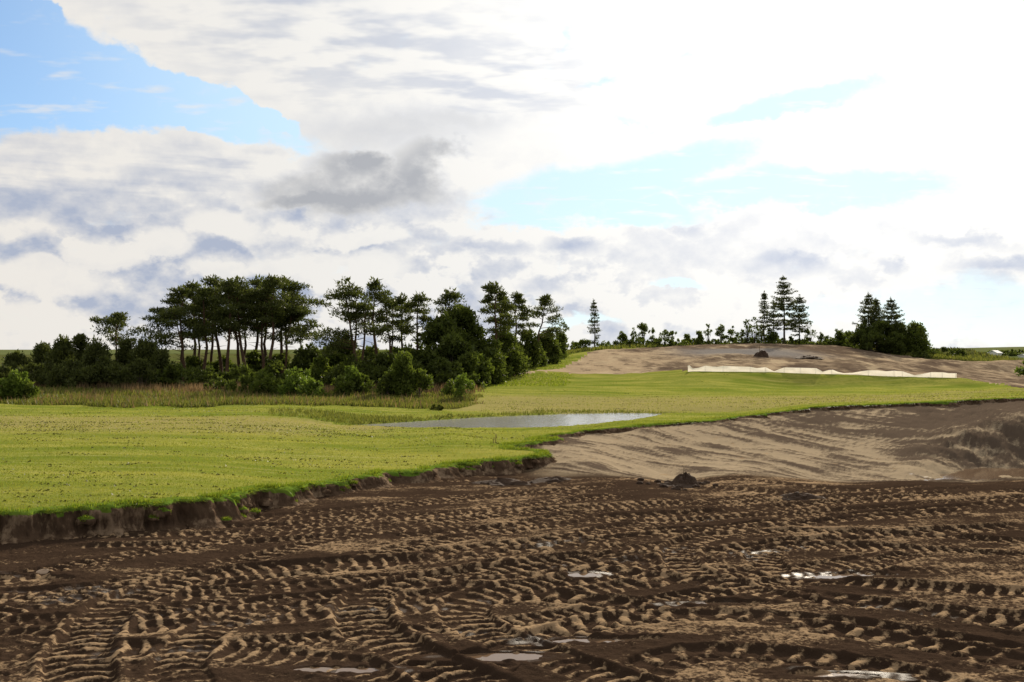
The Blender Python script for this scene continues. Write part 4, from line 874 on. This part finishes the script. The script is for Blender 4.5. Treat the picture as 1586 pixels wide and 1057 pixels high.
# far tree belt and the two far white buildings
for i in range(9):
    bush(1532 + i * 12, 330 + (i % 3) * 8, 545 - i * 0.5 - (i % 2), 24, 490 + i, 'far dark tree in the shelter belt below the horizon', 'shelter_belt_tree', 'tree', 'far shelter belt', M_DARK, lumps=14, leaf=0.6, dens=0.9)
def far_house(px, D, top, w, label):
    o = ground_at(px, D); H = CH + (HY - top) / F * D - o[2]; W = w / F * D; t = thing('farm_building', tuple(o), label, 'building')
    hw = H * 0.62
    v = [(-W / 2, -3, -0.5), (W / 2, -3, -0.5), (W / 2, 3, -0.5), (-W / 2, 3, -0.5), (-W / 2, -3, hw), (W / 2, -3, hw), (W / 2, 3, hw), (-W / 2, 3, hw), (-W / 2, 0, H - 0.1), (W / 2, 0, H - 0.1)]
    me = bpy.data.meshes.new('wall'); me.from_pydata(v, [], [(0, 1, 5, 4), (1, 2, 6, 9, 5), (2, 3, 7, 6), (3, 0, 4, 8, 7)]); me.materials.append(M_WHITE); q = bpy.data.objects.new('wall', me); COL.objects.link(q); q.parent = t
    e = 0.25; rv = [(-W / 2 - e, -3 - e, hw - 0.1), (W / 2 + e, -3 - e, hw - 0.1), (W / 2 + e, 0, H), (-W / 2 - e, 0, H), (W / 2 + e, 3 + e, hw - 0.1), (-W / 2 - e, 3 + e, hw - 0.1)]
    rv += [(a, b, c + 0.15) for a, b, c in rv]
    me = bpy.data.meshes.new('roof'); me.from_pydata(rv, [], [(0, 1, 2, 3), (3, 2, 4, 5), (6, 9, 8, 7), (9, 11, 10, 8), (0, 6, 7, 1), (4, 10, 11, 5), (1, 7, 8, 2), (2, 8, 10, 4), (5, 11, 9, 3), (3, 9, 6, 0)]); me.materials.append(M_WHITE)
    q = bpy.data.objects.new('roof', me); COL.objects.link(q); q.parent = t
far_house(1541, 300, 543.5, 6, 'tiny white gabled building before the far shelter belt')
far_house(1588, 300, 549.5, 6, 'far white building standing lower, at the foot of the shelter belt')

# ------------------------------------------------------------------ white sheeting fence at the foot of the bare hill
def fence():
    fp = FP
    top = [(1065, 567), (1068, 566), (1073, 571), (1082, 570), (1093, 566.5), (1102, 568), (1110, 568.5), (1120, 567), (1140, 568), (1162, 568.5), (1172, 570.5), (1186, 569), (1192, 572), (1199, 575.5), (1208, 572), (1215, 569.5), (1240, 570), (1264, 570.5), (1270, 573.5), (1274, 576),
           (1283, 573.5), (1290, 573), (1297, 576), (1306, 578.3), (1320, 577.8), (1333, 575.5), (1345, 574), (1360, 574), (1372, 575.5), (1385, 574.5), (1398, 575.5), (1407, 578.5), (1416, 581.5), (1428, 579.5), (1442, 576.8), (1460, 577), (1470, 578.5), (1481, 578.5)]
    pxs = np.linspace(1065, 1481.5, 420); D = np.interp(pxs, [a for a, b in fp], [b for a, b in fp]); x = (pxs - CX) / F * D
    ty = np.interp(pxs, [a for a, b in top], [b for a, b in top])
    zt = CH + (HY - ty) / F * D; z0 = HL(x, D) - 0.06
    zt = np.maximum(zt, z0 + 0.16)
    root = thing('sheeting_fence', (float(x[0]), float(D[0]), float(z0[0])), 'long low fence of sagging white sheeting at the foot of the bare hill', 'fence')
    o = np.array(root.location); rows = 7; vv = []
    for r in range(rows):
        t = r / (rows - 1); wob = 0.07 * vn(x / 0.9, x * 0 + t * 2, 131) + 0.10 * math.sin(t * math.pi) * vn(x / 2.0, x * 0, 132)
        vv.append(np.stack([x, D + wob - 0.10 * (1 - t), z0 + (zt - z0) * t], 1) - o)
    fab = mesh('sheeting', np.concatenate(vv), gridf(rows, len(pxs)), M_FAB, parent=root)
    for p in (1066, 1093, 1121, 1162, 1186, 1215, 1240, 1264, 1289, 1345, 1385, 1398, 1442, 1460, 1481):
        i = int(np.argmin(abs(pxs - p))); b = np.array([x[i], D[i] + 0.07, z0[i] - 0.2]) - o; e = np.array([x[i], D[i] + 0.07, zt[i] + 0.03]) - o
        v, f = tube([b, e], [0.018, 0.016], 6); mesh('post', v, f, M_WOOD, parent=root)
fence()

# ------------------------------------------------------------------ heaps, stakes, clods
def heap(px, y, z, w, h, label, seed, m, dp=0.8, peak=1.3, flatn=0.0):
    n = 44; rr = 16; o = np.array([(px - CX) / F * y, y, z]); a = np.linspace(0, 2 * math.pi, n, endpoint=False); V_ = []
    for i in range(rr):
        t = i / (rr - 1); zz = h * (1 - t ** 1.7)
        r = w / 2 * (t ** 0.85)
        nn = 1 + 0.46 * fbm(np.cos(a) * 2 + 5 + seed, np.sin(a) * 2 + t * 3, 140 + seed, 4, 0.65)
        V_.append(np.stack([np.cos(a) * r * nn, np.sin(a) * r * nn * dp, zz * nn - 0.06 * t + 0.16 * h * fbm(np.cos(a) * t * 5, np.sin(a) * t * 5, 150 + seed, 3)], 1))
    v = np.concatenate(V_); f = []
    for i in range(rr - 1):
        for j in range(n): f.append((i * n + j, i * n + (j + 1) % n, (i + 1) * n + (j + 1) % n, (i + 1) * n + j))
    ob = mesh('soil_heap', v, f, m); ob.location = o; tag(ob, label, 'soil heap'); return ob
def soilmat():
    m, nt, out = mat('heap_soil'); p = pos(); n = noise(p, 5, 7, 0.65); n2 = noise(p, 26, 5, 0.6)
    princ(nt, out, mixc(n, (0.035, 0.023, 0.016), (0.10, 0.065, 0.045)), 0.9, 0.2, n2, 0.9, 0.05); return m
M_SOIL = soilmat()
def seat(px, D): return float(HM((px - CX) / F * D, D))
heap(1061, 29.3, seat(1061, 29.3) - 0.03, 0.85, 0.38, 'dark steep heap of soil with a stake in it, at the edge of the mud', 1, M_SOIL)
heap(1235, 26.8, seat(1235, 26.8) - 0.03, 1.5, 0.13, 'low flat dark heap of soil on the tracked mud', 2, M_SOIL, 0.5, 1.0)
heap(1040, 29.0, seat(1040, 29.0) - 0.03, 1.5, 0.11, 'low spill of dark soil trailing from the steep staked heap', 4, M_SOIL, 0.5, 1.0)
heap(770, 30.0, seat(770, 30.0) - 0.04, 2.4, 0.16, 'broad low ridge of dark loose soil below the turf corner', 5, M_SOIL, 0.5, 1.0)
heap(860, 30.4, seat(860, 30.4) - 0.04, 2.0, 0.13, 'low dark spoil heap beside the sand slope and turf corner', 6, M_SOIL, 0.5, 1.0)
hz = ground_at(1180, 116); heap(1180, 116, hz[2] - 0.05, 1.9, 0.85, 'dark pointed earth heap with a thin stake on the bare hill', 3, M_SOIL)
hz2 = ground_at(1252, 118); heap(1252, 118, hz2[2] - 0.05, 3.4, 0.26, 'low dark earth heap beside the pointed heap on the bare hill', 7, M_SOIL)
def stake(x, y, z, h, r, label, lean=(0.02, 0.01)):
    v, f = tube([(0, 0, -0.2), (lean[0] * 0.5, lean[1] * 0.5, h * 0.5), (lean[0], lean[1], h)], [r, r, r * 0.9], 6); n = len(v)
    f = np.vstack([f, [[n - 6, n - 5, n - 4, n - 3], [n - 6, n - 3, n - 2, n - 1]]])
    o = mesh('survey_stake', v, f, M_WOOD, smooth=False); o.location = (x, y, z); tag(o, label, 'stake')
x0 = (1058.5 - CX) / F * 29.3; stake(x0, 29.3, seat(1061, 29.3) + 0.26, 0.28, 0.012, 'thin stake stuck in the steep dark soil heap')
x0 = (1176.5 - CX) / F * 116; stake(x0, 116, hz[2] + 0.75, 0.75, 0.03, 'thin stake stuck in the pointed heap on the bare hill')
for px, h, lb in ((767.5, 0.36, 'taller of two small wooden stakes in the grass by the turf corner'), (764.5, 0.24, 'shorter of two small wooden stakes in the grass by the turf corner')):
    o = ground_at(px, 38.2); stake(o[0], o[1], o[2], h, 0.018, lb)
def clod(x, y, z, s, seed, label, m, name, cat, group=None, grass=True):
    n = 14; rr = 8; V_ = []
    for i in range(rr):
        t = i / (rr - 1) * math.pi * 0.62; a = np.linspace(0, 2 * math.pi, n, endpoint=False); k = 1 + 0.35 * vn(np.cos(a) * 1.6 + seed, np.sin(a) * 1.6 + t, 160 + seed)
        V_.append(np.stack([np.cos(a) * math.sin(t) * s * 1.3 * k, np.sin(a) * math.sin(t) * s * 0.8 * k, math.cos(t) * s * 0.75 * k], 1))
    f = [(i * n + j, i * n + (j + 1) % n, (i + 1) * n + (j + 1) % n, (i + 1) * n + j) for i in range(rr - 1) for j in range(n)]
    ob = mesh(name, np.concatenate(V_), f, m, attrs=dict(green=np.concatenate([np.full(n, 1.0 if i < 4 and grass else 0.0) for i in range(rr)]))); ob.location = (x, y, z); tag(ob, label, cat, group)
    if grass:
        k = 160; a = rng.uniform(0, 6.28, k); r = np.sqrt(rng.uniform(0, 1, k)); bx = np.cos(a) * r * s * 1.1; by = np.sin(a) * r * s * 0.7
        blades('grass', bx, by, s * 0.70 * (1 - r * r * 0.8), rng.uniform(0.03, 0.09, k), rng.uniform(0.012, 0.03, k), 0.8, M_LUSH, None, parent=ob)
for i, (px, py, s) in enumerate([(28, 828, 0.16), (168, 818, 0.09), (190, 816, 0.07), (255, 810, 0.10), (372, 796, 0.15), (395, 790, 0.12), (455, 776, 0.09), (245, 806, 0.07), (350, 803, 0.10)]):
    c = G(px, py + 6, 0.02); clod(c[0], c[1], HM(c[0], c[1]) + 0.02, s, 20 + i, 'slipped clump of green turf at the foot of the cut bank', M_BANK, 'turf_clod', 'turf clod', 'turf clods below the bank')
M_STONE = plain('pale_clay', (0.42, 0.31, 0.22), 0.8)
c = G(70, 884, 0.0); clod(c[0], c[1], HM(c[0], c[1]) - 0.02, 0.13, 40, 'pale lump of clay on the mud below the cut bank', M_STONE, 'clay_lump', 'clay lump', grass=False)

for i in range(16):
    px = 1061 + rng.normal(0, 38); D = 29.1 + rng.normal(0, 0.5); x = (px - CX) / F * D
    clod(x, D, HM(x, D) + 0.01, float(rng.uniform(0.04, 0.11)), 60 + i, 'small dark clod of soil spilled round the steep staked heap', M_SOIL, 'soil_clod', 'soil clod', 'soil clods round the staked heap', grass=False)

# torn sods still hanging on the cut face
vis = np.where((np.abs(EDGE[:, 0] / EDGE[:, 1]) < 0.56) & (EDGE[:, 1] < 34.5))[0]
for i, k in enumerate(rng.choice(vis, 26, replace=False)):
    e = EDGE[k] + ENRM[k] * rng.uniform(0.12, 0.30); top_z = float(HL(EDGE[k:k + 1, 0], EDGE[k:k + 1, 1])[0]); f = HM(e[0] + ENRM[k][0] * 0.3, e[1] + ENRM[k][1] * 0.3)
    clod(float(e[0]), float(e[1]), f + (top_z - f) * float(rng.uniform(0.05, 0.7)), float(rng.uniform(0.07, 0.17)), 90 + i, 'torn grassy sod sagging on the face of the cut bank', M_BANK, 'turf_sod', 'turf sod', 'torn sods on the cut bank', grass=bool(i % 3))
